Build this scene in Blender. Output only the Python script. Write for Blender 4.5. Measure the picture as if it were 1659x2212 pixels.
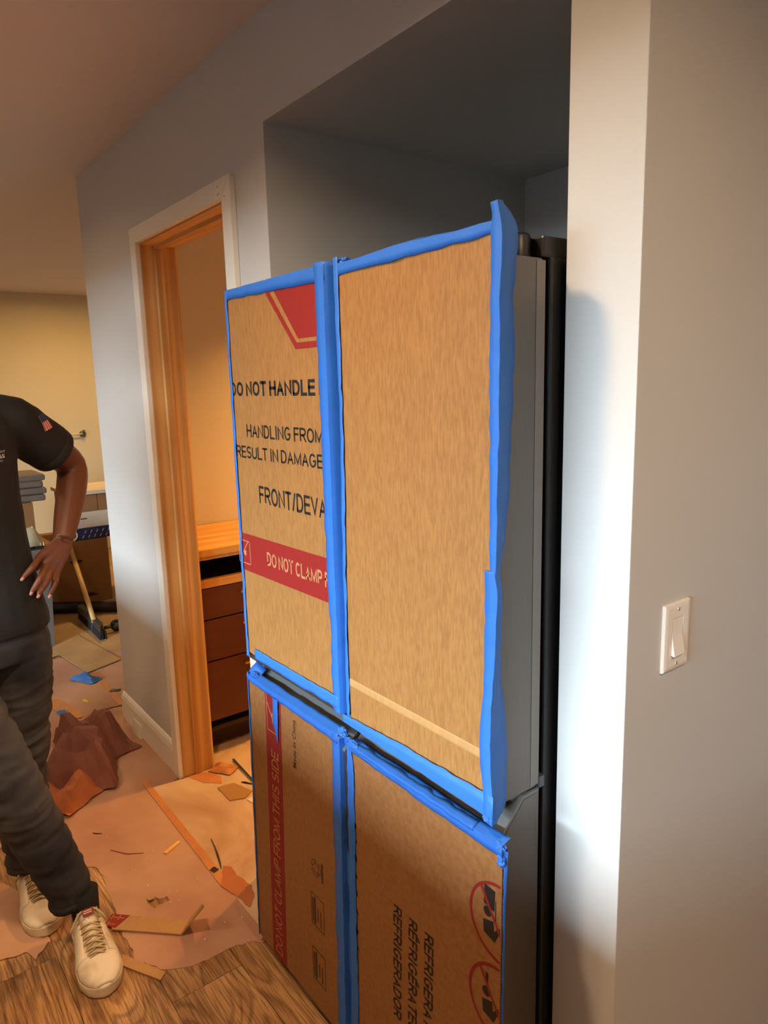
import bpy, bmesh, math, random
from mathutils import Vector, Matrix, noise
from mathutils.bvhtree import BVHTree
random.seed(7)
S = bpy.context.scene
C = S.collection
for o in list(bpy.data.objects):
    bpy.data.objects.remove(o, do_unlink=True)

# ------------------------------------------------------------------ camera
cam = bpy.data.cameras.new('camera')
cam.sensor_fit = 'VERTICAL'; cam.sensor_height = 36.0
cam.lens = 1534.3 / 2212 * 36.0
cam.clip_start = 0.05; cam.clip_end = 60
camo = bpy.data.objects.new('camera', cam); C.objects.link(camo)
Rr = ((0.6075046, 0.79390336, -0.025605), (-0.12595667, 0.12811085, 0.98372889), (0.78426595, -0.59439471, 0.17782536))
camo.matrix_world = Matrix(((Rr[0][0], Rr[1][0], Rr[2][0], 0), (Rr[0][1], Rr[1][1], Rr[2][1], 0),
                            (Rr[0][2], Rr[1][2], Rr[2][2], 1.57), (0, 0, 0, 1)))
S.camera = camo

# ------------------------------------------------------------------ world, exposure, lights
w = bpy.data.worlds.new('world'); S.world = w; w.use_nodes = True
w.node_tree.nodes['Background'].inputs[0].default_value = (0.62, 0.78, 1.0, 1)
w.node_tree.nodes['Background'].inputs[1].default_value = 0.6
S.view_settings.view_transform = 'Standard'
S.view_settings.look = 'None'
S.view_settings.exposure = -0.1
S.view_settings.gamma = 1.0
S.view_settings.use_curve_mapping = False

WARM = (1.0, 0.68, 0.38)
def area(name, loc, rot, sx, sy, power, col, shape='RECTANGLE', spread=180):
    l = bpy.data.lights.new(name, 'AREA'); l.shape = shape; l.size = sx; l.size_y = sy
    l.energy = power; l.color = col; l.spread = math.radians(spread)
    o = bpy.data.objects.new(name, l); C.objects.link(o)
    o.location = loc; o.rotation_euler = [math.radians(a) for a in rot]
    return o
# daylight entering by the window in the wall behind the photographer
area('sky_light', (-0.5, -5.6, 3.66), (90, 0, 0), 9.0, 3.4, 11500, (0.70, 0.88, 1.0))
# recessed ceiling downlights, plus one added warm fill
area('downlight_kitchen', (-1.05, 0.10, 2.455), (0, 0, 0), 0.14, 0.14, 20, WARM, 'DISK', 150)
area('downlight_entry', (0.55, 0.75, 2.455), (0, 0, 0), 0.14, 0.14, 22, WARM, 'DISK', 160)
area('warm_wall_fill', (-1.9, -1.25, 2.455), (0, 0, 0), 0.16, 0.16, 14, WARM, 'DISK', 165)  # added warm fill for the upper main wall, no lamp known there
area('downlight_hall', (-3.2, -0.15, 2.455), (0, 0, 0), 0.16, 0.16, 10, WARM, 'DISK', 160)
area('downlight_pantry', (-2.50, 2.11, 2.455), (0, 0, 0), 0.12, 0.12, 26, (1.0, 0.46, 0.10), 'DISK', 112)
area('downlight_far_room', (-6.1, 1.75, 2.455), (0, 0, 0), 0.14, 0.14, 31, (1.0, 0.62, 0.24), 'DISK', 175)

# ------------------------------------------------------------------ materials
def lin(r, g, b):
    f = lambda c: (c / 255 / 12.92) if c / 255 <= 0.04045 else ((c / 255 + 0.055) / 1.055) ** 2.4
    return (f(r), f(g), f(b), 1)
MATS = {}
def mat(name, col, rough=0.6, metal=0.0, var=0.0, scale=20.0, stretch=(1, 1, 1), bump=0.0, bscale=None,
        col2=None, trans=0.0, spec=0.5, coords='Object', wave=None, dist=0.0, rnd=0.0, contrast=(0.3, 0.7)):
    if name in MATS: return MATS[name]
    m = bpy.data.materials.new(name); m.use_nodes = True
    nt = m.node_tree; N = nt.nodes; Lk = nt.links
    b = N['Principled BSDF']
    b.inputs['Base Color'].default_value = col
    b.inputs['Roughness'].default_value = rough
    b.inputs['Metallic'].default_value = metal
    b.inputs['Specular IOR Level'].default_value = spec
    if trans: b.inputs['Transmission Weight'].default_value = trans
    if var or col2 or bump:
        tc = N.new('ShaderNodeTexCoord'); mp = N.new('ShaderNodeMapping')
        mp.inputs['Scale'].default_value = stretch
        Lk.new(tc.outputs[coords], mp.inputs['Vector'])
        vec = mp.outputs['Vector']
        if rnd:
            oi = N.new('ShaderNodeObjectInfo'); vm = N.new('ShaderNodeVectorMath'); vm.operation = 'SCALE'
            cb = N.new('ShaderNodeCombineXYZ')
            mm = N.new('ShaderNodeMath'); mm.operation = 'MULTIPLY'; mm.inputs[1].default_value = rnd
            Lk.new(oi.outputs['Random'], mm.inputs[0])
            for i in range(3): Lk.new(mm.outputs[0], cb.inputs[i])
            va = N.new('ShaderNodeVectorMath'); va.operation = 'ADD'
            Lk.new(vec, va.inputs[0]); Lk.new(cb.outputs[0], va.inputs[1]); vec = va.outputs[0]
        nz = N.new('ShaderNodeTexNoise'); nz.inputs['Scale'].default_value = scale
        nz.inputs['Detail'].default_value = 5; nz.inputs['Distortion'].default_value = dist
        Lk.new(vec, nz.inputs['Vector'])
        fac = nz.outputs['Fac']
        if wave:
            wv = N.new('ShaderNodeTexWave'); wv.wave_type = 'BANDS'; wv.bands_direction = wave[0]
            wv.inputs['Scale'].default_value = wave[1]; wv.inputs['Distortion'].default_value = wave[2]
            wv.inputs['Detail'].default_value = 3; wv.inputs['Detail Scale'].default_value = wave[3]
            Lk.new(vec, wv.inputs['Vector'])
            mx = N.new('ShaderNodeMix'); mx.data_type = 'FLOAT'; mx.inputs[0].default_value = wave[4]
            Lk.new(nz.outputs['Fac'], mx.inputs[2]); Lk.new(wv.outputs['Fac'], mx.inputs[3]); fac = mx.outputs[0]
        cr = N.new('ShaderNodeValToRGB')
        cr.color_ramp.elements[0].position = contrast[0]; cr.color_ramp.elements[1].position = contrast[1]
        if col2 is None:
            col2_ = tuple(max(0, c * (1 + var)) for c in col[:3]) + (1,)
            col1_ = tuple(max(0, c * (1 - var)) for c in col[:3]) + (1,)
        else:
            col1_, col2_ = col, col2
        cr.color_ramp.elements[0].color = col1_; cr.color_ramp.elements[1].color = col2_
        Lk.new(fac, cr.inputs['Fac']); Lk.new(cr.outputs['Color'], b.inputs['Base Color'])
        if bump:
            bp = N.new('ShaderNodeBump'); bp.inputs['Strength'].default_value = bump
            bp.inputs['Distance'].default_value = 0.002
            if bscale:
                n2 = N.new('ShaderNodeTexNoise'); n2.inputs['Scale'].default_value = bscale
                n2.inputs['Detail'].default_value = 3
                Lk.new(vec, n2.inputs['Vector']); Lk.new(n2.outputs['Fac'], bp.inputs['Height'])
            else:
                Lk.new(fac, bp.inputs['Height'])
            Lk.new(bp.outputs['Normal'], b.inputs['Normal'])
    MATS[name] = m
    return m

M_wall = mat('grey wall paint', lin(206, 204, 201), 0.55, var=0.012, scale=3, bump=0.08, bscale=380)
M_ceil = mat('ceiling paint', lin(222, 208, 200), 0.8, var=0.012, scale=3, bump=0.08, bscale=300)
M_far = mat('cream wall paint', lin(212, 196, 160), 0.7, var=0.01, scale=3)
M_bouncecut = mat('dark bounce-cut paint', lin(118, 108, 98), 0.7, var=0.02, scale=3)  # unseen walls darkened to cut cool light bouncing into the niche
M_trim = mat('white trim paint', lin(238, 231, 218), 0.4, var=0.01, scale=6)
M_pine = mat('pine board', lin(188, 130, 66), 0.5, col2=lin(226, 176, 108), scale=5, stretch=(12, 12, 0.5), wave=('Y', 0.5, 6.0, 0.6, 0.35), bump=0.1, contrast=(0.25, 0.75))
M_pinex = mat('pine board along x', lin(190, 134, 74), 0.5, col2=lin(226, 178, 112), scale=6, stretch=(0.7, 9, 9), wave=('Z', 1.0, 8.0, 0.5, 0.25), bump=0.1, contrast=(0.25, 0.75))
M_piney = mat('pine shelf', lin(206, 140, 62), 0.35, col2=lin(240, 190, 104), scale=5, stretch=(5, 0.6, 5), wave=('X', 0.5, 12.0, 0.4, 0.25), contrast=(0.25, 0.75))
M_drawer = mat('dark cherry drawer', lin(96, 44, 22), 0.35, var=0.12, scale=6, stretch=(4, 0.6, 6))
M_dark = mat('dark cabinet inside', lin(58, 32, 20), 0.7)
M_brass = mat('brass', lin(214, 170, 90), 0.28, 1.0)
def oak_material():
    m = bpy.data.materials.new('oak plank'); m.use_nodes = True; nt = m.node_tree; N = nt.nodes; L = nt.links; b = N['Principled BSDF']
    b.inputs['Roughness'].default_value = 0.5
    tc = N.new('ShaderNodeTexCoord'); oi = N.new('ShaderNodeObjectInfo')
    mu = N.new('ShaderNodeMath'); mu.operation = 'MULTIPLY'; mu.inputs[1].default_value = 41.0; L.new(oi.outputs['Random'], mu.inputs[0])
    cb = N.new('ShaderNodeCombineXYZ'); L.new(mu.outputs[0], cb.inputs[0]); L.new(mu.outputs[0], cb.inputs[2])
    ad = N.new('ShaderNodeVectorMath'); ad.operation = 'ADD'; L.new(tc.outputs['Object'], ad.inputs[0]); L.new(cb.outputs[0], ad.inputs[1])
    def nz(st, sc, det=4, dis=0.0):
        mp = N.new('ShaderNodeMapping'); mp.inputs['Scale'].default_value = st; L.new(ad.outputs[0], mp.inputs['Vector'])
        n = N.new('ShaderNodeTexNoise'); n.inputs['Scale'].default_value = sc; n.inputs['Detail'].default_value = det; n.inputs['Distortion'].default_value = dis
        L.new(mp.outputs[0], n.inputs['Vector']); return n.outputs['Fac']
    def ramp(f, p0, p1, c0, c1):
        r = N.new('ShaderNodeValToRGB'); r.color_ramp.elements[0].position = p0; r.color_ramp.elements[1].position = p1
        r.color_ramp.elements[0].color = c0; r.color_ramp.elements[1].color = c1; L.new(f, r.inputs['Fac']); return r.outputs['Color']
    def mul(a, c):
        x = N.new('ShaderNodeMix'); x.data_type = 'RGBA'; x.blend_type = 'MULTIPLY'; x.inputs[0].default_value = 1.0; L.new(a, x.inputs[6]); L.new(c, x.inputs[7]); return x.outputs[2]
    base = ramp(nz((1.0, 4.5, 1), 2.2, 3), 0.3, 0.7, lin(150, 108, 68), lin(206, 160, 108))
    # growth rings: contour lines of a slow stretched noise
    rn = nz((0.9, 5.5, 1), 1.7, 1, 0.4)
    sc = N.new('ShaderNodeMath'); sc.operation = 'MULTIPLY'; sc.inputs[1].default_value = 95.0; L.new(rn, sc.inputs[0])
    sn = N.new('ShaderNodeMath'); sn.operation = 'SINE'; L.new(sc.outputs[0], sn.inputs[0])
    ma = N.new('ShaderNodeMath'); ma.operation = 'MULTIPLY_ADD'; ma.inputs[1].default_value = 0.5; ma.inputs[2].default_value = 0.5; L.new(sn.outputs[0], ma.inputs[0])
    rings = ramp(ma.outputs[0], 0.0, 0.55, (0.62, 0.58, 0.54, 1), (1, 1, 1, 1))
    pores = ramp(nz((6, 150, 1), 2.0, 3), 0.36, 0.56, (0.50, 0.44, 0.40, 1), (1, 1, 1, 1))
    col = mul(mul(base, rings), pores)
    hue = ramp(oi.outputs['Random'], 0.0, 1.0, (0.84, 0.82, 0.80, 1), (1.0, 1.0, 1.0, 1))
    L.new(mul(col, hue), b.inputs['Base Color'])
    bp = N.new('ShaderNodeBump'); bp.inputs['Strength'].default_value = 0.15; bp.inputs['Distance'].default_value = 0.001
    L.new(nz((6, 150, 1), 2.0, 3), bp.inputs['Height']); L.new(bp.outputs[0], b.inputs['Normal'])
    return m
M_oak = oak_material()
M_floorbase = mat('floor base', lin(90, 62, 36), 0.7)
M_rosin = mat('pink floor paper', lin(160, 112, 88), 0.8, col2=lin(198, 158, 130), scale=2.2, bump=0.12, bscale=25, contrast=(0.3, 0.75))
M_dusty = mat('dusty floor paper', lin(176, 134, 98), 0.85, col2=lin(222, 198, 164), scale=2.6, bump=0.15, bscale=22, dist=0.8, contrast=(0.3, 0.7))
M_tanfloor = mat('tan floor board', lin(160, 126, 84), 0.8, col2=lin(186, 152, 106), scale=4, bump=0.1, bscale=25)
M_heap = mat('crumpled brown paper', lin(128, 76, 62), 0.75, var=0.10, scale=5, bump=0.1, bscale=60)
M_heap2 = mat('rust and warm-lit paper', lin(176, 102, 58), 0.75, var=0.10, scale=5, bump=0.1, bscale=60)  # rust scraps; also the heap's low fold, orange light put into its colour
M_kraft = mat('kraft cardboard', lin(134, 90, 42), 0.62, col2=lin(157, 110, 56), scale=240, stretch=(1, 1, 0.18), bump=0.08, bscale=150, contrast=(0.3, 0.7))
M_kraftdull = mat('kraft cardboard dull', lin(130, 86, 48), 0.5, col2=lin(150, 104, 61), scale=90, stretch=(1, 1, 1), bump=0.08, bscale=150)
M_kraftlt = mat('kraft crease', lin(172, 130, 80), 0.5, var=0.06, scale=80, stretch=(1, 1, 0.3))
M_flute = mat('dark flute', lin(60, 44, 30), 0.9)
M_tape = mat('blue painter tape', lin(40, 104, 194), 0.55, var=0.05, scale=30, bump=0.25, bscale=120)
M_red = mat('red print', lin(134, 20, 13), 0.6, var=0.05, scale=60)
M_redd = mat('deep red print', lin(128, 22, 20), 0.6, var=0.06, scale=60)
M_ink = mat('black print', lin(24, 22, 19), 0.55)
M_bare = mat('bare kraft lettering', lin(172, 122, 82), 0.6, var=0.05, scale=60)
M_steel = mat('brushed stainless steel', lin(112, 106, 100), 0.44, 0.9, var=0.05, scale=30, stretch=(40, 40, 1), bump=0.05)
M_black = mat('black plastic', lin(22, 22, 23), 0.38)
M_blackm = mat('black metal side', lin(16, 16, 17), 0.45)
M_grey = mat('grey plastic', lin(98, 100, 100), 0.35)
M_greyd = mat('dark grey plastic', lin(60, 64, 68), 0.3)
M_plate = mat('white switch plastic', lin(240, 230, 218), 0.3)
M_screw = mat('white screw', lin(214, 208, 198), 0.35, 0.2)
M_skin = mat('brown skin', lin(104, 56, 32), 0.48, var=0.10, scale=14, bump=0.1, bscale=260)
M_nail = mat('fingernail', lin(196, 134, 112), 0.3)
M_shirt = mat('black shirt', lin(26, 22, 20), 0.85, var=0.12, scale=8, bump=0.2, bscale=200)
M_jean = mat('faded black denim', lin(34, 35, 43), 0.85, col2=lin(84, 80, 78), scale=4.5, stretch=(1, 1, 0.8), bump=0.3, bscale=240, contrast=(0.38, 0.72))
M_sock = mat('black sock', lin(18, 18, 20), 0.9)
M_shoe = mat('white leather', lin(176, 156, 128), 0.5, col2=lin(226, 212, 190), scale=14, contrast=(0.28, 0.5), bump=0.12, bscale=90)
M_sole = mat('shoe rubber', lin(214, 198, 168), 0.6, var=0.10, scale=25)
M_lace = mat('lace', lin(188, 164, 124), 0.8)
M_white = mat('white thread', lin(225, 222, 215), 0.7)
M_hair = mat('black hair', lin(20, 16, 14), 0.7)
M_orange = mat('orange tape', lin(196, 128, 74), 0.6, var=0.08, scale=18)
M_bluetape2 = mat('blue tape scrap', lin(60, 110, 176), 0.6)
M_yellow = mat('yellow plastic', lin(214, 190, 30), 0.5)
M_binm = mat('grey bin plastic', lin(104, 100, 98), 0.5)
M_blanket = mat('grey blanket', lin(112, 98, 88), 0.9, var=0.1, scale=12)
M_bag = mat('clear plastic film', lin(232, 222, 190), 0.12, trans=0.55)
M_boxw = mat('white box card', lin(206, 186, 160), 0.7)
M_boxb = mat('blue box card', lin(28, 44, 96), 0.5)
M_boxk = mat('brown box card', lin(142, 98, 56), 0.75, var=0.05, scale=10)
M_handle = mat('broom handle', lin(216, 178, 110), 0.4)
M_chip = mat('drywall', lin(222, 212, 196), 0.8)

# ------------------------------------------------------------------ helpers
def link(name, me, m=None, parent=None):
    o = bpy.data.objects.new(name, me); C.objects.link(o)
    if m is not None:
        me.materials.clear(); me.materials.append(m)
    if parent is not None: o.parent = parent
    return o
def pydata(name, v, f, m=None, parent=None, smooth=False):
    me = bpy.data.meshes.new(name); me.from_pydata([tuple(p) for p in v], [], f); me.update()
    if smooth:
        for p in me.polygons: p.use_smooth = True
    return link(name, me, m, parent)
def bm_obj(name, bm, m=None, parent=None, smooth=False):
    me = bpy.data.meshes.new(name); bmesh.ops.recalc_face_normals(bm, faces=bm.faces); bm.to_mesh(me); bm.free()
    if smooth:
        for p in me.polygons: p.use_smooth = True
    return link(name, me, m, parent)
def bm_box(bm, lo, hi):
    vs = [bm.verts.new((x, y, z)) for x in (lo[0], hi[0]) for y in (lo[1], hi[1]) for z in (lo[2], hi[2])]
    for f in ((0, 1, 3, 2), (4, 6, 7, 5), (0, 4, 5, 1), (2, 3, 7, 6), (0, 2, 6, 4), (1, 5, 7, 3)):
        bm.faces.new([vs[i] for i in f])
    return vs
def bevel(bm, w, seg=2):
    bmesh.ops.recalc_face_normals(bm, faces=bm.faces)
    bmesh.ops.bevel(bm, geom=list(bm.edges), offset=w, segments=seg, affect='EDGES', profile=0.6)
def box(name, lo, hi, m, parent=None, bev=0.0, seg=2):
    bm = bmesh.new(); bm_box(bm, lo, hi)
    if bev: bevel(bm, bev, seg)
    return bm_obj(name, bm, m, parent)
def boxes(name, lst, m, parent=None, bev=0.0):
    bm = bmesh.new()
    for lo, hi in lst: bm_box(bm, lo, hi)
    if bev: bevel(bm, bev)
    return bm_obj(name, bm, m, parent)
def prism(name, pts, axis, a, b, m, parent=None, bev=0.0):
    """extrude a 2D outline along an axis: axis 'x' takes (y,z), 'y' takes (x,z), 'z' takes (x,y)"""
    def P(p, t): return (t, p[0], p[1]) if axis == 'x' else ((p[0], t, p[1]) if axis == 'y' else (p[0], p[1], t))
    bm = bmesh.new()
    A = [bm.verts.new(P(p, a)) for p in pts]; B = [bm.verts.new(P(p, b)) for p in pts]
    n = len(pts)
    bm.faces.new(A); bm.faces.new(B[::-1])
    for i in range(n): bm.faces.new((A[i], B[i], B[(i + 1) % n], A[(i + 1) % n]))
    if bev: bevel(bm, bev)
    return bm_obj(name, bm, m, parent)
def flat(name, pts, y, m, parent=None, t=0.0004):
    """a printed shape on a vertical face looking towards -y; pts are (x, z)"""
    return prism(name, pts, 'y', y, y - t, m, parent)
def empty(name, loc=(0, 0, 0)):
    o = bpy.data.objects.new(name, None); C.objects.link(o); o.location = loc; o.empty_display_size = 0.05
    return o
def tag(o, label, cat, group=None):
    o['label'] = label; o['category'] = cat
    if group: o['group'] = group
    return o
def struct(o):
    o['kind'] = 'structure'; return o
def tube_bm(bm, pts, rad, seg=12, cap=True):
    pts = [Vector(p) for p in pts]
    rings = []; ref = None
    for i, p in enumerate(pts):
        d = (pts[min(i + 1, len(pts) - 1)] - pts[max(i - 1, 0)]).normalized()
        if ref is None:
            ref = Vector((0, 0, 1)) if abs(d.z) < 0.9 else Vector((1, 0, 0))
        u = (ref - d * ref.dot(d)).normalized(); ref = u; v = d.cross(u)
        r = rad[i] if hasattr(rad, '__len__') else rad
        ru, rv = r if hasattr(r, '__len__') else (r, r)
        rings.append([bm.verts.new(p + u * (math.cos(2 * math.pi * k / seg) * ru) + v * (math.sin(2 * math.pi * k / seg) * rv)) for k in range(seg)])
    for a, b in zip(rings, rings[1:]):
        for k in range(seg): bm.faces.new((a[k], a[(k + 1) % seg], b[(k + 1) % seg], b[k]))
    if cap:
        bm.faces.new(rings[0][::-1]); bm.faces.new(rings[-1])
def tube(name, pts, rad, m, parent=None, seg=12, smooth=True):
    bm = bmesh.new(); tube_bm(bm, pts, rad, seg)
    return bm_obj(name, bm, m, parent, smooth)
def catmull(pts, n):
    """smooth resampling of a list of equal-length tuples"""
    out = []
    P = [pts[0]] + list(pts) + [pts[-1]]
    for i in range(len(pts) - 1):
        a, b, c, d = P[i:i + 4]
        for k in range(n):
            t = k / n
            out.append(tuple(0.5 * (2 * b[j] + (c[j] - a[j]) * t + (2 * a[j] - 5 * b[j] + 4 * c[j] - d[j]) * t * t + (3 * b[j] - a[j] - 3 * c[j] + d[j]) * t ** 3) for j in range(len(a))))
    out.append(tuple(pts[-1])); return out
def bake(o, name, m, parent=None, smooth=True):
    """replace an object by its evaluated mesh"""
    dg = bpy.context.evaluated_depsgraph_get(); dg.update()
    me = bpy.data.meshes.new_from_object(o.evaluated_get(dg))
    bpy.data.objects.remove(o, do_unlink=True)
    if smooth:
        for p in me.polygons: p.use_smooth = True
    me.name = name
    return link(name, me, m, parent)
def remeshed(name, build, m, voxel, smooth_it=6, parent=None, disp=None):
    bm = bmesh.new(); build(bm)
    o = bm_obj('tmp', bm)
    r = o.modifiers.new('r', 'REMESH'); r.mode = 'VOXEL'; r.voxel_size = voxel; r.use_smooth_shade = True
    s = o.modifiers.new('s', 'SMOOTH'); s.factor = 0.5; s.iterations = smooth_it
    q = bake(o, name, m, parent)
    if disp: disp(q.data)
    return q
_tc = {}
def text(name, s, O, a, b, W, Hc, m, parent=None, bold=0.0, bowl=None, t=0.0004, slant=0.0):
    """lettering laid out from point O along unit vector a, letter tops along b, fitted to width W and capital height Hc"""
    cu = bpy.data.curves.new('t', 'FONT'); cu.body = s; cu.size = 1.0; cu.offset = bold; cu.resolution_u = 3
    o = bpy.data.objects.new('t', cu); C.objects.link(o)
    dg = bpy.context.evaluated_depsgraph_get(); dg.update()
    me = bpy.data.meshes.new_from_object(o.evaluated_get(dg)); bpy.data.objects.remove(o, do_unlink=True)
    if 'cap' not in _tc:
        cu2 = bpy.data.curves.new('t', 'FONT'); cu2.body = 'H'; cu2.size = 1.0
        o2 = bpy.data.objects.new('t', cu2); C.objects.link(o2); dg.update()
        m2 = bpy.data.meshes.new_from_object(o2.evaluated_get(dg)); bpy.data.objects.remove(o2, do_unlink=True)
        _tc['cap'] = max(v.co.y for v in m2.vertices)
    x0 = min(v.co.x for v in me.vertices); x1 = max(v.co.x for v in me.vertices)
    O, a, b = Vector(O), Vector(a).normalized(), Vector(b).normalized(); nrm = a.cross(b).normalized()
    for v in me.vertices:
        lx = (v.co.x - x0) / (x1 - x0) * W; ly = v.co.y / _tc['cap'] * Hc
        v.co = O + a * (lx + slant * ly) + b * ly + nrm * t
    me.materials.clear()
    return link(name, me, m, parent)
# block lettering drawn as strokes (capitals)
def _arc(cx, cy, rx, ry, a0, a1, n=12):
    return [(cx + rx * math.cos(math.radians(a0 + (a1 - a0) * i / n)), cy + ry * math.sin(math.radians(a0 + (a1 - a0) * i / n))) for i in range(n + 1)]
_P = [(0, 0), (0, 1), (.55, 1)] + _arc(.55, .74, .45, .26, 80, -80, 8) + [(.55, .48), (0, .48)]
GLYPH = {
 'A': (.70, [[(0, 0), (.5, 1), (1, 0)], [(.18, .33), (.82, .33)]]), 'C': (.72, [_arc(.52, .5, .5, .5, 42, 318, 20)]),
 'D': (.70, [[(0, 0), (0, 1), (.42, 1)] + _arc(.42, .5, .58, .5, 80, -80, 14) + [(.42, 0), (0, 0), (0, .2)]]),
 'E': (.62, [[(1, 1), (0, 1), (0, 0), (1, 0)], [(0, .52), (.92, .52)]]), 'F': (.58, [[(0, 0), (0, 1), (1, 1)], [(0, .52), (.86, .52)]]),
 'É': (.62, [[(1, 1), (0, 1), (0, 0), (1, 0)], [(0, .52), (.92, .52)], [(.42, 1.17), (.72, 1.34)]]),
 'G': (.77, [_arc(.5, .5, .5, .5, 42, 335, 20) + [(.96, .46), (.55, .46)]]), 'H': (.69, [[(0, 0), (0, 1)], [(1, 0), (1, 1)], [(0, .52), (1, .52)]]),
 'I': (.16, [[(.5, 0), (.5, 1)]]), 'L': (.56, [[(0, 1), (0, 0), (1, 0)]]), 'M': (.84, [[(0, 0), (0, 1), (.5, .08), (1, 1), (1, 0)]]),
 'N': (.70, [[(0, 0), (0, 1), (1, 0), (1, 1)]]), 'O': (.79, [_arc(.5, .5, .5, .5, 90, 460, 26)]), 'P': (.64, [_P]),
 'R': (.69, [_P, [(.52, .48), (1, 0)]]), 'S': (.66, [_arc(.5, .745, .46, .255, 25, 265, 12) + _arc(.5, .25, .5, .25, 85, -155, 12)]),
 'T': (.64, [[(0, 1), (1, 1)], [(.5, 0), (.5, 1)]]), 'U': (.69, [[(0, 1), (0, .32)] + _arc(.5, .32, .5, .32, 190, 350, 12) + [(1, .32), (1, 1)]]),
 'V': (.69, [[(0, 1), (.5, 0), (1, 1)]]), '/': (.34, [[(0, 0), (1, 1)]]),
}
def stroke_text(name, s, O, a, b, W, Hc, m, bold=0.135, t=0.0004, gap=0.115):
    v = []; f = []; x = 0.0
    for ch in s:
        if ch == ' ': x += 0.30; continue
        wd, strokes = GLYPH[ch]; wd = wd + bold * 0.6
        for si, st in enumerate(strokes):
            pts = [Vector((x + bold / 2 + p[0] * (wd - bold), bold / 2 + p[1] * (1 - bold), 0)) for p in st]
            n = len(pts)
            for i, p in enumerate(pts):
                d0 = (pts[i] - pts[i - 1]).normalized() if i else (pts[1] - pts[0]).normalized()
                d1 = (pts[i + 1] - pts[i]).normalized() if i < n - 1 else d0
                tn = (d0 + d1); tn = tn.normalized() if tn.length > 1e-4 else d0
                nr = Vector((-tn.y, tn.x, 0)); c = max(0.42, nr.dot(Vector((-d0.y, d0.x, 0))))
                ext = Vector((0, 0, 0))
                if i in (0, n - 1) and n <= 3 + 1 and ch not in 'S': ext = d0 * (bold / 2) * (-1 if i == 0 else 1)
                q = p + ext
                if ch in 'AVMN/' or abs(tn.x) < .01 or abs(tn.y) < .01: q.y = min(max(q.y, 0), 1) if ch != 'É' else q.y
                L = q + nr * (bold / 2 / c); R = q - nr * (bold / 2 / c)
                for z in (L, R):
                    if ch != 'É': z.y = min(max(z.y, 0), 1)
                k = len(v); v += [(L.x, L.y), (R.x, R.y)]
                if i: f.append((k - 2, k - 1, k + 1, k))
        x += wd + gap
    tot = x - gap
    O, a, b = Vector(O), Vector(a).normalized(), Vector(b).normalized(); nn = a.cross(b).normalized()
    return pydata(name, [O + a * (p[0] / tot * W) + b * (p[1] * Hc) + nn * t for p in v], f, m)
def ribbon(name, rows, m, parent, n=8, k=2, wr=0.0012, edge=0.0012, seed=0, thick=0.0006, smooth=True):
    """tape: rows = stations of cross-section points; resampled, wrinkled and given a thickness"""
    R = catmull([tuple(c for p in r for c in p) for r in rows], n)
    grid = []
    for r in R:
        pts = [Vector(r[i:i + 3]) for i in range(0, len(r), 3)]
        row = []
        for i in range(len(pts) - 1):
            for q in range(k): row.append(pts[i].lerp(pts[i + 1], q / k))
        row.append(pts[-1]); grid.append(row)
    G = []
    for i, row in enumerate(grid):
        out = []
        for j, p in enumerate(row):
            d = Vector((noise.noise(p * 38 + Vector((seed, 0, 0))), noise.noise(p * 38 + Vector((0, seed, 9))), noise.noise(p * 38 + Vector((3, 1, seed)))))
            kk = wr
            if j in (0, len(row) - 1): kk = wr + edge
            out.append(p + d * kk)
        G.append(out)
    nc = len(G[0]); v = [p for r in G for p in r]
    f = [(i * nc + j, i * nc + j + 1, (i + 1) * nc + j + 1, (i + 1) * nc + j) for i in range(len(G) - 1) for j in range(nc - 1)]
    o = pydata(name, v, f, m, parent, smooth)
    o.data.set_sharp_from_angle(angle=math.radians(28))
    sd = o.modifiers.new('thickness', 'SOLIDIFY'); sd.thickness = thick; sd.offset = 0
    return o
def torn(pts, amp=0.006, step=0.02, seed=0, closed=True):
    out = []
    n = len(pts)
    for i in range(n if closed else n - 1):
        a = Vector((*pts[i], 0)); b = Vector((*pts[(i + 1) % n], 0)); k = max(1, int((b - a).length / step))
        nr = Vector((-(b - a).y, (b - a).x, 0)).normalized() if (b - a).length else Vector()
        for q in range(k):
            p = a.lerp(b, q / k); p = p + nr * (noise.noise(p * 31 + Vector((seed, 0, 0))) * amp + noise.noise(p * 90 + Vector((seed, 5, 0))) * amp * 0.5) * (1 if q else 0.4)
            out.append((p.x, p.y))
    if not closed: out.append(tuple(pts[-1]))
    return out
def sheet(name, pts, z0, z1, m, parent=None):
    return prism(name, pts, 'z', z0, z1, m, parent)

# ------------------------------------------------------------------ room shell
CZ = 2.47
WY = 0.94
XW, XE, YS, YN = -7.3, 2.6, -3.2, 3.2
floor = struct(box('floor', (XW - 0.1, YS - 0.1, -0.12), (XE + 0.1, YN + 0.1, -0.006), M_floorbase))
pl_bm = bmesh.new(); bm_box(pl_bm, (0, 0, -0.006), (1.2185, 0.1963, 0)); bevel(pl_bm, 0.0007, 1)
pl_me = bpy.data.meshes.new('plank'); pl_bm.to_mesh(pl_me); pl_bm.free(); pl_me.materials.append(M_oak)
PWD = 0.1975
row = 0; yy = 0.30 - 18 * PWD + PWD * 0.5 * 0
rows_y = [0.30 + k * PWD for k in range(-17, 15)]
for r, y0 in enumerate(rows_y):
    x = XW - (r * 0.43) % 1.22
    while x < XE:
        if x + 1.22 > XW:
            p = bpy.data.objects.new('plank', pl_me); C.objects.link(p); p.parent = floor; p.location = (x, y0, 0)
        x += 1.22
struct(box('ceiling', (XW - 0.1, YS - 0.1, CZ), (XE + 0.1, YN + 0.1, CZ + 0.1), M_ceil))
struct(box('wall_far', (XW - 0.1, YS, 0), (XW, YN, CZ), M_far))
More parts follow.
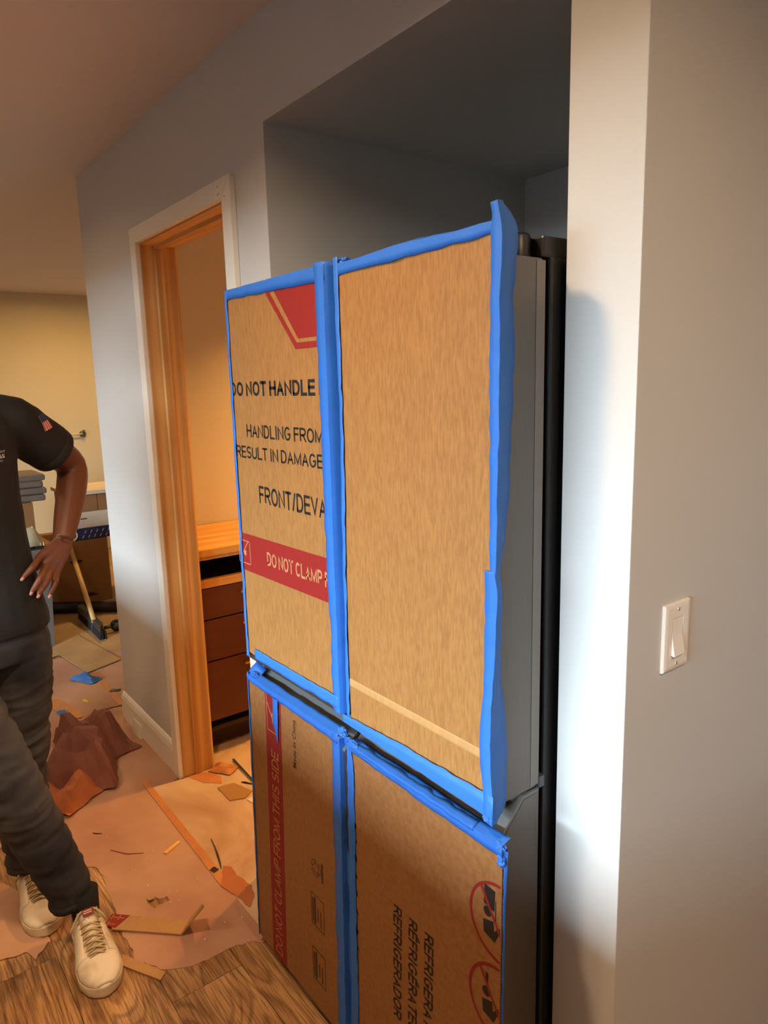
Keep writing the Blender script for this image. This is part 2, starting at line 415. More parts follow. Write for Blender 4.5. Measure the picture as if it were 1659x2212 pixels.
struct(box('wall_east', (XE, YS, 0), (XE + 0.1, YN, CZ), M_bouncecut))
struct(box('wall_north', (XW, YN, 0), (XE, YN + 0.1, CZ), M_wall))
# wall behind the photographer with its window
wx0, wx1, wz0, wz1 = -2.40, 1.10, 0.95, 2.06
struct(boxes('wall_south', [((XW, YS - 0.1, 0), (wx0, YS, CZ)), ((wx1, YS - 0.1, 0), (XE, YS, CZ)), ((wx0, YS - 0.1, 0), (wx1, YS, wz0)), ((wx0, YS - 0.1, wz1), (wx1, YS, CZ))], M_bouncecut))
win = struct(boxes('window_1', [((wx0, YS - 0.08, wz0), (wx0 + 0.06, YS - 0.02, wz1)), ((wx1 - 0.06, YS - 0.08, wz0), (wx1, YS - 0.02, wz1)), ((wx0, YS - 0.08, wz0), (wx1, YS - 0.02, wz0 + 0.06)), ((wx0, YS - 0.08, wz1 - 0.06), (wx1, YS - 0.02, wz1)), ((0.32, YS - 0.08, wz0), (0.38, YS - 0.02, wz1))], M_trim))
# unseen low block for an inferred island, added to shade the lower doors
struct(box('daylight_block', (-3.0, -0.87, 0), (2.0, -0.75, 1.14), M_bouncecut))

DX0, DX1, DZ = -2.64, -1.93, 2.08          # clear door opening
NX0, NX1, NZ, NY = -1.70, -0.75, 2.222, 1.91  # niche
PX = -0.617
struct(boxes('wall_main', [((-3.36, WY, 0), (DX0 - 0.02, WY + 0.12, CZ)), ((DX0 - 0.02, WY, DZ + 0.02), (DX1 + 0.02, WY + 0.12, CZ)),
                    ((DX1 + 0.02, WY, 0), (NX0, WY + 0.12, CZ)), ((NX0, WY, NZ), (NX1, WY + 0.12, CZ))], M_wall))
struct(box('wall_right', (NX1, WY, 0), (PX, YN, CZ), M_wall, bev=0.002))
struct(box('wall_niche_left', (NX0 - 0.12, WY + 0.12, 0), (NX0, YN, CZ), M_wall))
struct(box('wall_niche_back', (NX0, NY, 0), (NX1, NY + 0.1, CZ), M_wall))
struct(box('ceiling_niche', (NX0, WY + 0.12, NZ), (NX1, NY, NZ + 0.1), M_wall))
struct(box('wall_pantry_left', (-3.36, WY + 0.12, 0), (-3.26, YN, CZ), M_wall))
# baseboard with a chamfered top, left of the door
bb = [(WY, 0), (WY - 0.016, 0), (WY - 0.016, 0.100), (WY - 0.012, 0.118), (WY - 0.006, 0.128), (WY, 0.132)]
struct(prism('baseboard_main', bb, 'x', -3.375, DX0 - 0.055, M_trim))
# door casing, mitred, and jamb
CW, CT = 0.055, 0.019
def casing_leg(xi, xo):
    s = [(xi, 0), (xo, 0), (xo, DZ + 0.004 + CW), (xi, DZ + 0.004)]
    return prism('casing_leg', s, 'y', WY, WY - CT, M_trim, None, 0.003)
trim1 = struct(casing_leg(DX0 - 0.004, DX0 - 0.004 - CW)); trim1.name = 'trim_1'
trim2 = struct(casing_leg(DX1 + 0.004, DX1 + 0.004 + CW)); trim2.name = 'trim_2'
trim3 = struct(prism('trim_3', [(DX0 - 0.004, DZ + 0.0045), (DX1 + 0.004, DZ + 0.0045), (DX1 + 0.004 + CW, DZ + 0.0045 + CW), (DX0 - 0.004 - CW, DZ + 0.0045 + CW)], 'y', WY, WY - CT, M_trim, None, 0.003))
for i, (x, z) in enumerate(((-1.945, 2.118), (-1.938, 2.098), (-1.946, 2.096), (-1.905, 2.085))):
    box('nail_hole', (x, WY - CT - 0.0006, z), (x + 0.002, WY - CT, z + 0.004), M_flute, trim3 if i < 3 else trim2)
jamb = struct(box('door_1', (DX0 - 0.019, WY - 0.001, 0), (DX0, WY + 0.125, DZ), M_pine)); jamb['label'] = 'bare pine door jamb'
prism('door_stop', [(DX0, WY + 0.045), (DX0 + 0.010, WY + 0.049), (DX0 + 0.010, WY + 0.076), (DX0, WY + 0.08)], 'z', 0, DZ, M_pine, jamb)
box('jamb_leg', (DX1, WY - 0.001, 0), (DX1 + 0.019, WY + 0.125, DZ), M_pine, jamb)
box('jamb_head', (DX0 - 0.019, WY - 0.001, DZ), (DX1 + 0.019, WY + 0.125, DZ + 0.019), M_pinex, jamb)
prism('jamb_head_stop', [(WY + 0.045, DZ), (WY + 0.049, DZ - 0.010), (WY + 0.076, DZ - 0.010), (WY + 0.08, DZ)], 'x', DX0, DX1, M_pinex, jamb)
# moulded edge of the inner casing of the pantry side
prism('inner_casing', [(DX0 - 0.004, WY + 0.125), (DX0 - 0.012, WY + 0.137), (DX0 - 0.020, WY + 0.139), (DX0 - 0.03, WY + 0.143), (DX0 - 0.07, WY + 0.143), (DX0 - 0.07, WY + 0.125)], 'z', 0, DZ + 0.06, M_pine, jamb)

# ------------------------------------------------------------------ refrigerator
YF = 0.785
fr = tag(empty('refrigerator', (-1.21, 1.2, 0)), 'four-door stainless refrigerator with doors covered in cardboard and blue tape, in the niche', 'refrigerator')
fr_off = Vector((-1.21, 1.2, 0))
def FR(o):
    o.parent = fr; o.matrix_parent_inverse = Matrix.Translation(-fr_off); return o
class P_:  # parent proxy: build unparented, then parent with offset kept
    pass
FR(box('body', (-1.655, 0.918, 0.035), (-0.762, 1.62, 1.76), M_blackm, None, 0.006))
FR(box('gasket', (-1.645, 0.900, 0.05), (-0.775, 0.925, 1.75), M_black))
FR(box('toe_grille', (-1.64, 0.84, 0.0), (-0.775, 1.5, 0.05), M_black))
def upper_door(x0, x1, lab):
    prof = [(0.7905, 0.862), (0.7905, 1.755), (0.895, 1.755), (0.905, 1.750), (0.905, 0.868), (0.895, 0.862)]
    d = FR(prism('door', [(y, z) for y, z in prof], 'x', x0, x1, M_steel, None, 0.002)); return d
M_steelr = mat('steel rear shading', lin(132, 125, 118), 0.5, 0.85)
FR(box('rear_shading', (-0.7625, 0.884, 0.866), (-0.7612, 0.9045, 1.752), M_steelr))  # lighter strip paints the shading line along the door's rear
dl = upper_door(-1.652, -1.203, '')
dr = upper_door(-1.176, -0.762, '')
def lower_door(x0, x1):
    prof = [(0.7905, 0.05), (0.7905, 0.776), (0.866, 0.850), (0.905, 0.850), (0.905, 0.05)]
    d = FR(prism('door', prof, 'x', x0, x1, M_steel, None, 0.0015))
    t = FR(prism('handle_trim', [(0.789, 0.777), (0.7875, 0.782), (0.864, 0.857), (0.905, 0.857), (0.905, 0.8505), (0.866, 0.8505)], 'x', x0 + 0.001, x1 - 0.0005, M_grey))
    return d
lower_door(-1.652, -1.203); lower_door(-1.192, -0.760)
FR(box('handle_recess', (-1.65, 0.88, 0.83), (-0.765, 0.91, 0.875), M_black))
FR(prism('recess_trim', [(0.80, 0.8618), (0.86, 0.8618), (0.88, 0.8575), (0.82, 0.858)], 'x', -1.648, -1.205, M_greyd))
# hinges
FR(boxes('hinge_arm', [((-0.790, 0.835, 0.8575), (-0.764, 0.862, 0.8615)), ((-0.782, 0.855, 0.8572), (-0.766, 0.915, 0.862)), ((-0.774, 0.905, 0.857), (-0.759, 0.919, 0.878))], M_greyd, None, 0.0015))
FR(tube('hinge_pin', [(-0.776, 0.848, 0.851), (-0.776, 0.848, 0.8635)], 0.010, M_greyd))
def rcyl(name, cx, cy, r, z0, z1, m):
    bm = bmesh.new()
    prof = [(r, z0), (r, z1 - 0.006), (r - 0.002, z1 - 0.002), (r - 0.006, z1), (0.0005, z1)]
    rings = [[bm.verts.new((cx + math.cos(2 * math.pi * k / 28) * p[0], cy + math.sin(2 * math.pi * k / 28) * p[0], p[1])) for k in range(28)] for p in prof]
    for a, b in zip(rings, rings[1:]):
        for k in range(28): bm.faces.new((a[k], a[(k + 1) % 28], b[(k + 1) % 28], b[k]))
    return bm_obj(name, bm, m, None, True)
FR(rcyl('hinge_cap', -0.800, 0.880, 0.022, 1.756, 1.795, M_black))
FR(rcyl('hinge_cap', -1.615, 0.880, 0.022, 1.756, 1.795, M_black))
FR(box('hinge_cover', (-0.96, 0.902, 1.757), (-0.764, 1.08, 1.790), M_black, None, 0.004))
FR(box('hinge_cover', (-1.65, 0.902, 1.757), (-1.46, 1.08, 1.790), M_black, None, 0.004))

# --- cardboard panels with their print
def panel(x0, x1, z0, z1, m, name='cardboard_panel'):
    return FR(box(name, (x0, YF, z0), (x1, YF + 0.005, z1), m, None, 0.0008, 1))
def sub(o, parent):
    o.parent = parent; return o
Y1 = YF - 0.0002
AX, UP = (1, 0, 0), (0, 0, 1)
def htext(s, x0, x1, zb, hc, m, par, bold=0.0):
    return sub(stroke_text('printed_text', s, (x0, Y1, zb), AX, UP, x1 - x0, hc, m, bold or 0.15), par)
pLU = panel(-1.646, -1.206, 0.882, 1.797, M_kraft); pLU['label'] = 'kraft cardboard printed with black warnings and a red band'
# red emblem
sub(flat('red_emblem', [(-1.236, 1.778), (-1.236, 1.667), (-1.316, 1.667), (-1.414, 1.778)], Y1, M_red), pLU)
sub(flat('red_emblem_border', [(-1.425, 1.778), (-1.446, 1.778), (-1.446, 1.770), (-1.328, 1.646), (-1.236, 1.646), (-1.236, 1.659), (-1.323, 1.659), (-1.428, 1.770)], Y1, M_red), pLU)
htext('DO NOT HANDLE', -1.652, -1.258, 1.549, 0.034, M_ink, pLU, 0.20)
sub(flat('printed_text', [(-1.2435, 1.551), (-1.232, 1.551), (-1.232, 1.585), (-1.2435, 1.585)], Y1, M_ink), pLU)
htext('HANDLING FROM', -1.578, -1.236, 1.451, 0.031, M_ink, pLU)
htext('RESULT IN DAMAGE', -1.640, -1.239, 1.399, 0.030, M_ink, pLU)
htext('FRONT/DEVA', -1.531, -1.234, 1.294, 0.0425, M_ink, pLU)
sub(flat('red_band', [(-1.646, 1.108), (-1.206, 1.112), (-1.206, 1.210), (-1.646, 1.205)], Y1, M_red), pLU)
sub(stroke_text('printed_text', 'DO NOT CLAMP F', (-1.508, Y1 - 0.0005, 1.143), (1, 0, 0.006), UP, 0.276, 0.034, M_bare, 0.17), pLU)
def frame(x0, x1, z0, z1, w, m, par, y=Y1 - 0.0005, sk=0.0):
    for q in ([(x0, z1), (x1, z1), (x1, z1 - w), (x0, z1 - w)], [(x0, z0), (x1, z0), (x1, z0 + w), (x0, z0 + w)], [(x0, z0), (x0 + w, z0), (x0 + w, z1), (x0, z1)], [(x1 - w, z0), (x1, z0), (x1, z1), (x1 - w, z1)]):
        sub(flat('clamp_icon', q, y, m), par)
frame(-1.66, -1.597, 1.126, 1.187, 0.0022, M_bare, pLU)
sub(flat('clamp_icon', [(-1.634, 1.154), (-1.6075, 1.183), (-1.6095, 1.185), (-1.636, 1.156)], Y1 - 0.0005, M_bare), pLU)
sub(flat('clamp_icon', [(-1.634, 1.150), (-1.620, 1.147), (-1.620, 1.160), (-1.628, 1.162)], Y1 - 0.0005, M_bare), pLU)
pRU = FR(prism('cardboard_panel', [(-1.170, 0.853), (-0.762, 0.853), (-0.763, 1.0), (-0.752, 1.2), (-0.746, 1.5), (-0.744, 1.794), (-1.170, 1.794)], 'y', YF, YF + 0.005, M_kraft)); pRU['label'] = 'plain kraft cardboard with a pressed crease near the bottom'
sub(prism('score_crease', [(0.7849, 0.9465), (0.7842, 0.950), (0.7842, 0.960), (0.7849, 0.9635)], 'x', -1.1695, -0.7635, M_kraftlt), pRU)
# lower panels lean out a little at the foot
TILT = 0.0185
def tilted(o):
    """lean the lower cardboard out at the foot"""
    for v in o.data.vertices:
        if v.co.z < 0.80: v.co.y -= (0.80 - v.co.z) * TILT
    return o
pLL = tilted(panel(-1.655, -1.2165, 0.034, 0.8115, M_kraftdull)); pLL['label'] = 'kraft cardboard printed sideways with a dark red band'
def lsub(o, p): return sub(tilted(o), p)
lsub(flat('red_band', [(-1.5625, 0.806), (-1.4815, 0.806), (-1.500, 0.036), (-1.574, 0.036)], Y1, M_redd), pLL)
lsub(stroke_text('printed_text', 'DO NOT CLAMP FROM THIS SIDE', (-1.520, Y1 - 0.0005, 0.050), (0.03, 0, 1), (-1, 0, 0.03), 0.600, 0.037, M_bare, 0.13), pLL)
lsub(text('printed_text', 'Made In China', (-1.413, Y1, 0.648), (0.02, 0, 1), (-1, 0, 0), 0.127, 0.0155, M_ink, None, 0.004), pLL)
for q in ([(-1.556, 0.80), (-1.554, 0.80), (-1.554, 0.70), (-1.556, 0.70)], [(-1.556, 0.70), (-1.556, 0.698), (-1.500, 0.698), (-1.500, 0.70)], [(-1.553, 0.772), (-1.551, 0.774), (-1.528, 0.740), (-1.530, 0.738)], [(-1.530, 0.752), (-1.516, 0.748), (-1.518, 0.722), (-1.528, 0.726)]):
    lsub(flat('clamp_icon', q, Y1 - 0.0005, M_bare), pLL)
def lframe(x0, x1, z0, z1, wd):
    for q in ([(x0, z1), (x1, z1), (x1, z1 - wd), (x0, z1 - wd)], [(x0, z0), (x1, z0), (x1, z0 + wd), (x0, z0 + wd)], [(x0, z0), (x0 + wd, z0), (x0 + wd, z1), (x0, z1)], [(x1 - wd, z0), (x1, z0), (x1, z1), (x1 - wd, z1)]):
        lsub(flat('print_box', q, Y1, M_ink), pLL)
for (z0, z1) in ((0.262, 0.348), (0.108, 0.196)):
    lframe(-1.362, -1.304, z0, z1, 0.0014)
    for k, (xx, a, b, wd) in enumerate(((-1.356, 0.10, 0.86, 0.004), (-1.348, 0.06, 0.90, 0.006), (-1.333, 0.22, 0.62, 0.003), (-1.320, 0.10, 0.62, 0.003))):
        lsub(flat('print_line', [(xx, z0 + (z1 - z0) * a), (xx + wd, z0 + (z1 - z0) * a), (xx + wd, z0 + (z1 - z0) * b), (xx, z0 + (z1 - z0) * b)], Y1, M_ink), pLL)
# recycling mark: three bent arrows drawn in outline
for k in range(3):
    a0 = math.radians(90 + 120 * k)
    cx, cz = -1.336, 0.424
    pts = [(cx + 0.021 * math.cos(a0 + t), cz + 0.021 * math.sin(a0 + t)) for t in [math.radians(x) for x in range(0, 91, 15)]]
    pin = [(cx + 0.012 * math.cos(a0 + t), cz + 0.012 * math.sin(a0 + t)) for t in [math.radians(x) for x in range(90, -1, -15)]]
    loop = pts + pin
    bm = bmesh.new(); tube_bm(bm, [(x, Y1, z) for x, z in loop + [loop[0]]], 0.0007, 4)
    lsub(bm_obj('recycling_arrow', bm, M_ink), pLL)
for xx in (-1.311, -1.306):
    lsub(flat('print_line', [(xx, 0.40), (xx + 0.0025, 0.40), (xx + 0.0025, 0.45), (xx, 0.45)], Y1, M_ink), pLL)
pLR = tilted(panel(-1.1855, -0.7345, 0.034, 0.8085, M_kraftdull)); pLR['label'] = 'kraft cardboard printed sideways with refrigerator in three languages'
for s, xb, L in (('REFRIGERATOR', -0.934, 0.262), ('RÉFRIGÉRATEUR', -0.982, 0.285), ('REFRIGERADOR', -1.031, 0.265)):
    lsub(stroke_text('printed_text', s, (xb, Y1, 0.521), (-0.015, 0, -1), (1, 0, 0), L, 0.0275, M_ink, 0.17), pLR)
# prohibition signs cut off by the panel's edge
def half_ring(cx, cz, r, wd):
    o = [(cx + r * math.cos(math.radians(t)), cz + r * math.sin(math.radians(t))) for t in range(88, 273, 6)]
    i = [(cx + (r - wd) * math.cos(math.radians(t)), cz + (r - wd) * math.sin(math.radians(t))) for t in range(272, 87, -6)]
    o = [(min(x, -0.7352), z) for x, z in o]; i = [(min(x, -0.7352), z) for x, z in i]
    n = len(o)
    v = []; f = []
    for k in range(n): v += [(o[k][0], Y1 - 0.0003, o[k][1]), (i[n - 1 - k][0], Y1 - 0.0003, i[n - 1 - k][1])]
    for k in range(n - 1): f.append((2 * k, 2 * k + 1, 2 * k + 3, 2 * k + 2))
    return pydata('prohibition_ring', v, f, M_redd)
for cz, kind in ((0.660, 0), (0.502, 1)):
    lsub(half_ring(-0.7352, cz, 0.0745, 0.006), pLR)
    lsub(flat('prohibition_bar', [(-0.786, cz + 0.053), (-0.781, cz + 0.057), (-0.7355, cz - 0.016), (-0.7355, cz - 0.024)], Y1 - 0.0004, M_redd), pLR)
    if kind == 0:
        lsub(flat('pictogram', [(-0.774, cz + 0.059), (-0.749, cz + 0.057), (-0.750, cz + 0.018), (-0.775, cz + 0.022)], Y1, M_ink), pLR)
    else:
        lsub(flat('pictogram', [(-0.768, cz + 0.048), (-0.762, cz + 0.048), (-0.762, cz + 0.030), (-0.768, cz + 0.030)], Y1, M_ink), pLR)
    head = [(-0.766 + 0.0095 * math.cos(t * math.pi / 8), cz + 0.010 + 0.0095 * math.sin(t * math.pi / 8)) for t in range(16)]
    lsub(flat('pictogram', head, Y1, M_ink), pLR)
    lsub(flat('pictogram', [(-0.776, cz - 0.010), (-0.752, cz - 0.002), (-0.750, cz - 0.020), (-0.738, cz - 0.006), (-0.736, cz - 0.012), (-0.748, cz - 0.040), (-0.774, cz - 0.034)], Y1, M_ink), pLR)
lsub(flat('pictogram', [(-0.748, 0.700), (-0.7462, 0.700), (-0.7462, 0.655), (-0.748, 0.655)], Y1, M_ink), pLR)
for k, (z, h) in enumerate(((0.62, .02), (0.585, .018), (0.54, .022), (0.50, .012), (0.455, .02), (0.41, .016), (0.36, .02), (0.32, .012))):
    lsub(flat('printed_text', [(-1.1665, z), (-1.1600 + 0.002 * (k % 2), z), (-1.1600, z + h * 0.4), (-1.1665, z + h)], Y1, M_ink), pLR)
# fluted raw edge
v = []; f = []
zz = 0.036; k = 0
while zz < 0.788:
    xk = -0.7343 + 0.0002
    v += [(xk, YF + 0.0006, zz), (xk, YF + 0.0044, zz + 0.0035), (xk, YF + 0.0044, zz + 0.0052), (xk, YF + 0.0006, zz + 0.0017)]
    f.append((4 * k, 4 * k + 1, 4 * k + 2, 4 * k + 3)); k += 1
    v += [(xk, YF + 0.0044, zz + 0.0035), (xk, YF + 0.0006, zz + 0.007), (xk, YF + 0.0006, zz + 0.0087), (xk, YF + 0.0044, zz + 0.0052)]
    f.append((4 * k, 4 * k + 1, 4 * k + 2, 4 * k + 3)); k += 1
    zz += 0.007
fl = pydata('corrugated_flutes', v, f, M_flute); lsub(fl, pLR); fl['kind'] = 'stuff'

# --- blue painter's tape (each strip is a part)
YT = YF - 0.0024
def T(rows, **k): return FR(ribbon('blue_tape', rows, M_tape, None, **k))
# upper left door
T([[(x, YT, 1.776 - s), (x, YT, 1.800), (x, YF + 0.006, 1.802), (x, YF + 0.045, 1.800)] for x, s in ((-1.649, -0.003), (-1.54, 0.0), (-1.43, 0.002), (-1.32, 0.004), (-1.206, 0.007))], seed=1)
T([[(-1.637, YT - 0.0006, z), (-1.6485, YT - 0.0006, z), (-1.652, YF + 0.006, z), (-1.653, YF + 0.05, z)] for z in (1.801, 1.6, 1.4, 1.2, 1.05, 0.93, 0.872)], seed=2)
T([[(-1.239 + a, YT - 0.0007, z), (-1.2075, YT - 0.0007, z), (-1.2025, YF + 0.006, z), (-1.2005 + b, YF + 0.046, z)] for z, a, b in ((1.806, 0, 0.001), (1.70, .001, .003), (1.5, .001, 0.004), (1.3, 0.002, .003), (1.13, 0.003, .006), (1.06, .008, .004), (0.99, 0.006, .003), (0.90, 0.004, .004), (0.868, 0.012, .002))], seed=3)
T([[(x, YT - 0.0012, 0.9035 + s), (x, YT - 0.0012, 0.8765 + s)] for x, s in ((-1.600, 0), (-1.50, 0.0005), (-1.40, 0.001), (-1.30, .002), (-1.214, 0.003))], k=4, seed=4)
# upper right door
T([[(x, YT, 1.774 + s), (x, YT, 1.794 + t), (x, YF + 0.006, 1.797 + t), (x, YF + 0.045, 1.798 + t * u)] for x, s, t, u in ((-1.170, -0.002, 0, 1), (-1.10, 0, 0.000, 1), (-1.02, 0.001, 0.003, 3.5), (-0.96, .001, 0.005, 3), (-0.90, 0.002, 0.003, 1), (-0.84, .003, 0.001, 1), (-0.775, 0.004, 0.002, 1.2), (-0.752, 0.005, 0.002, 1))], seed=5)
T([[(-1.1565 - a, YT - 0.0006, z), (-1.1705 + b, YT - 0.0006, z), (-1.1755 + b, YF + 0.006, z), (-1.1775, YF + 0.03, z)] for z, a, b in ((1.806, 0, 0), (1.72, 0, 0), (1.62, 0.0, 0.003), (1.5, 0, .004), (1.35, .003, -.001), (1.25, .007, -.003), (1.16, .010, -.006), (1.10, .012, -.004), (1.0, 0.013, -.008), (0.93, .014, -.010), (0.875, .012, -.008))], seed=6)
T([[(-0.7585 - a, YT - 0.0010, z), (f_, YT - 0.0016, z), (f_ - 0.001, YF + 0.008, z), (-0.7605 + b, YF + wd, z)] for z, a, f_, b, wd in
   ((1.822, 0.000, -0.745, 0.008, .010), (1.805, -0.002, -0.742, 0.012, .030), (1.785, 0, -0.738, 0.006, 0.046), (1.755, 0, -0.737, 0.003, 0.050), (1.70, 0.002, -0.741, .001, 0.044), (1.65, .001, -0.740, 0.001, 0.047), (1.60, 0.003, -0.741, .003, 0.046), (1.50, 0.002, -0.742, .001, 0.043), (1.40, .002, -0.745, .001, 0.038), (1.32, .002, -0.746, .001, .028), (1.262, .003, -0.749, .003, 0.014))], wr=0.0014, edge=0.0009, seed=7)
T([[(-0.7695 - a, YT - 0.0026, z), (f_, YT - 0.0026, z), (f_ - 0.001, YF + 0.007, z), (-0.7600, YF + wd, z)] for z, a, f_, wd in
   ((1.277, 0.001, -0.750, 0.010), (1.24, 0.000, -0.744, 0.010), (1.19, 0.0, -0.745, 0.014), (1.14, 0.001, -0.748, 0.018), (1.07, 0.005, -0.754, 0.025), (1.0, 0.012, -0.759, 0.034), (0.95, 0.012, -0.757, 0.037), (0.90, 0.006, -0.755, 0.036), (0.866, 0.004, -0.754, 0.036), (0.838, 0.000, -0.753, .012))], wr=0.0013, edge=0.0009, seed=8)
T([[(x, YT - 0.0018, 0.890 + s), (x, YT - 0.0018, 0.855 + t), (x, YF + 0.004, 0.851 + t)] for x, s, t in ((-1.196, -0.014, 0.003), (-1.12, -0.010, .001), (-1.0, -0.004, -.001), (-0.88, -0.001, -.003), (-0.80, 0.001, -.005), (-0.752, 0.002, -.008))], seed=9)
# lower doors
def lt(o):
    return tilted(o)
T([[(x, YT - 0.0005, 0.795 + s), (x, YT - 0.0005, 0.814), (x, YF + 0.007, 0.8175), (x, YF + 0.018, 0.822)] for x, s in ((-1.660, 0.006), (-1.55, 0.003), (-1.45, 0.001), (-1.33, 0.0), (-1.222, -0.002))], seed=10)
T([[(x, YF + 0.004, 0.816), (x, YF + 0.012, 0.832 - t), (x, YF + 0.030, 0.846 - t)] for x, t in ((-1.6605, 0.004), (-1.645, 0.0), (-1.630, 0.006), (-1.612, 0.014))], seed=24, wr=0.002)
lt(T([[(-1.650 + a, YT, z), (-1.6565 + b, YT, z), (-1.660 + b, YF + 0.008, z), (-1.656, YF + 0.035, z)] for z, a, b in ((0.822, 0, 0), (0.7, 0, 0), (0.6, 0.001, 0), (0.45, 0, -.001), (0.3, 0, 0), (0.15, -.002, 0), (0.032, -.003, 0))], seed=11))
lt(T([[(-1.246 + a, YT - 0.0006, z), (-1.2155, YT - 0.0006, z), (-1.2125, YF + 0.008 + c, z), (-1.2005, YF + 0.016, z), (-1.1895, YF + 0.008, z), (-1.1865, YT - 0.0006, z), (-1.163 + b, YT - 0.0006, z)] for z, a, b, c in ((0.812, 0.002, -.012, 0), (0.76, 0, 0, .003), (0.66, -.001, 0.000, .0), (0.58, -.002, 0.001, .006), (0.5, 0.001, -.001, 0), (0.4, -.001, 0.0, .004), (0.28, .0, 0.001, 0), (0.18, -0.001, 0, .003), (0.03, 0, 0, 0))], wr=0.0018, seed=12))
T([[(x, YT - 0.0005, 0.790 + s), (x, YT - 0.0005, 0.811), (x, YF + 0.007, 0.814), (x, YF + 0.018, 0.818)] for x, s in ((-1.178, 0.006), (-1.05, 0.004), (-0.93, 0.001), (-0.82, 0.0), (-0.733, -0.003))], seed=13)
T([[(x, YT - 0.0016, 0.805), (x, YT - 0.0012, 0.8125), (x, YF + 0.010, 0.8165)] for x in (-1.17, -1.05, -0.93, -0.80)], seed=23, wr=.0016)
lt(T([[(-0.7335, YF + 0.003, z), (-0.7318 - a, YF + 0.007, z), (-0.742, YF + 0.016, z), (-0.7595, YF + 0.022, z)] for z, a in ((0.80, -.004), (0.77, -.003), (0.70, 0), (0.6, .0), (0.5, .001), (0.3, 0), (0.1, 0), (0.035, 0))], seed=14))
# dangling end on the lower left panel and bunched corners
T([[(-1.5165 + a, YT - 0.003, z), (-1.4885 - b, YT - 0.003, z)] for z, a, b in ((0.800, 0.001, 0), (0.77, 0.0, .001), (0.73, 0.000, .004), (0.705, 0.010, .007), (0.682, 0.0185, .008))], k=3, seed=15, wr=0.001)
def bunch(cx, cy, cz, sx, sy, sz, seed):
    bm = bmesh.new(); bmesh.ops.create_icosphere(bm, subdivisions=3, radius=1.0)
    for vv in bm.verts:
        p = vv.co.copy(); r = 0.75 + 0.5 * abs(noise.noise(p * 2.1 + Vector((seed, 0, 0)))) + 0.25 * noise.noise(p * 5 + Vector((0, seed, 0)))
        vv.co = Vector((cx + p.x * sx * r, cy + p.y * sy * r, cz + p.z * sz * r))
    return FR(bm_obj('tape_bunch', bm, M_tape))
bunch(-1.203, 0.784, 0.828, 0.018, 0.009, 0.013, 1)
bunch(-1.168, 0.786, 0.815, 0.020, 0.007, 0.009, 2)
bunch(-0.742, 0.788, 0.806, 0.014, 0.009, 0.009, 3)
bunch(-0.737, 0.785, 0.782, 0.009, 0.007, 0.014, 4)
bunch(-1.628, 0.790, 0.824, 0.018, 0.008, 0.006, 5)
bunch(-0.765, 0.782, 0.846, 0.012, 0.006, 0.007, 6)
bunch(-1.160, 0.800, 1.800, 0.012, 0.016, 0.008, 8)

# ------------------------------------------------------------------ light switch on the right wall
SX = PX
sw = tag(empty('light_switch', (SX, 1.0745, 1.14)), 'white rocker light switch with a wide wall plate on the grey wall', 'light switch')
def SWP(o):
    o.parent = sw; o.matrix_parent_inverse = Matrix.Translation((-SX, -1.0745, -1.14)); return o
bm = bmesh.new()
y0, y1, z0, z1 = 1.037, 1.112, 1.0815, 1.1985
bk = [(y0, z0), (y1, z0), (y1, z1), (y0, z1)]
ins = 0.0075
fr_ = [(y0 + ins, z0 + ins), (y1 - ins, z0 + ins), (y1 - ins, z1 - ins), (y0 + ins, z1 - ins)]
mid = [(y0 + 0.0015, z0 + 0.0015), (y1 - 0.0015, z0 + 0.0015), (y1 - 0.0015, z1 - 0.0015), (y0 + 0.0015, z1 - 0.0015)]
hol = [(1.0575, 1.1065), (1.0915, 1.1065), (1.0915, 1.1735), (1.0575, 1.1735)]
loops = [[bm.verts.new((SX + d, *p)) for p in L] for d, L in ((0.0, bk), (0.0035, bk), (0.0055, mid), (0.0065, fr_), (0.0065, hol), (0.002, hol))]
for a, b in zip(loops, loops[1:]):
    for k in range(4): bm.faces.new((a[k], a[(k + 1) % 4], b[(k + 1) % 4], b[k]))
bm.faces.new(loops[-1])
SWP(bm_obj('wall_plate', bm, M_plate))
SWP(prism('rocker', [(SX + 0.002, 1.1078), (SX + 0.0125, 1.1078), (SX + 0.0068, 1.141), (SX + 0.0055, 1.1722), (SX + 0.002, 1.1722)], 'y', 1.0588, 1.0902, M_plate, None, 0.0006))
for z in (1.0925, 1.1875):
    s_ = SWP(tube('screw', [(SX + 0.0060, 1.0745, z), (SX + 0.0074, 1.0745, z)], 0.0032, M_screw))
    box('screw_slot', (SX + 0.0073, 1.0740, z - 0.0026), (SX + 0.0076, 1.0750, z + 0.0026), M_greyd, s_)
    s_.children[0].matrix_parent_inverse = Matrix.Identity(4)

# ------------------------------------------------------------------ floor coverings
TORN = [(-2.431, 0.384), (-2.351, 0.444), (-2.318, 0.480), (-2.286, 0.497), (-2.245, 0.501), (-2.176, 0.493), (-2.124, 0.490), (-2.034, 0.482), (-1.942, 0.472), (-1.880, 0.471), (-1.834, 0.470), (-1.811, 0.467), (-1.796, 0.486), (-1.773, 0.499), (-1.750, 0.510), (-1.731, 0.531), (-1.712, 0.564), (-1.703, 0.586), (-1.700, 0.615), (-1.696, 0.643), (-1.696, 0.690), (-1.679, 0.752), (-1.655, 0.775)]
edge = torn([(-2.75, 0.10), (-2.624, 0.260), (-2.60, 0.30), (-2.527, 0.331)] + TORN, 0.009, 0.012, 1, closed=False)
hole = torn([(-2.044, 0.576), (-2.043, 0.596), (-2.017, 0.609), (-2.013, 0.632), (-1.993, 0.631), (-1.993, 0.600), (-1.985, 0.578), (-2.013, 0.575)], 0.004, 0.008, 3)
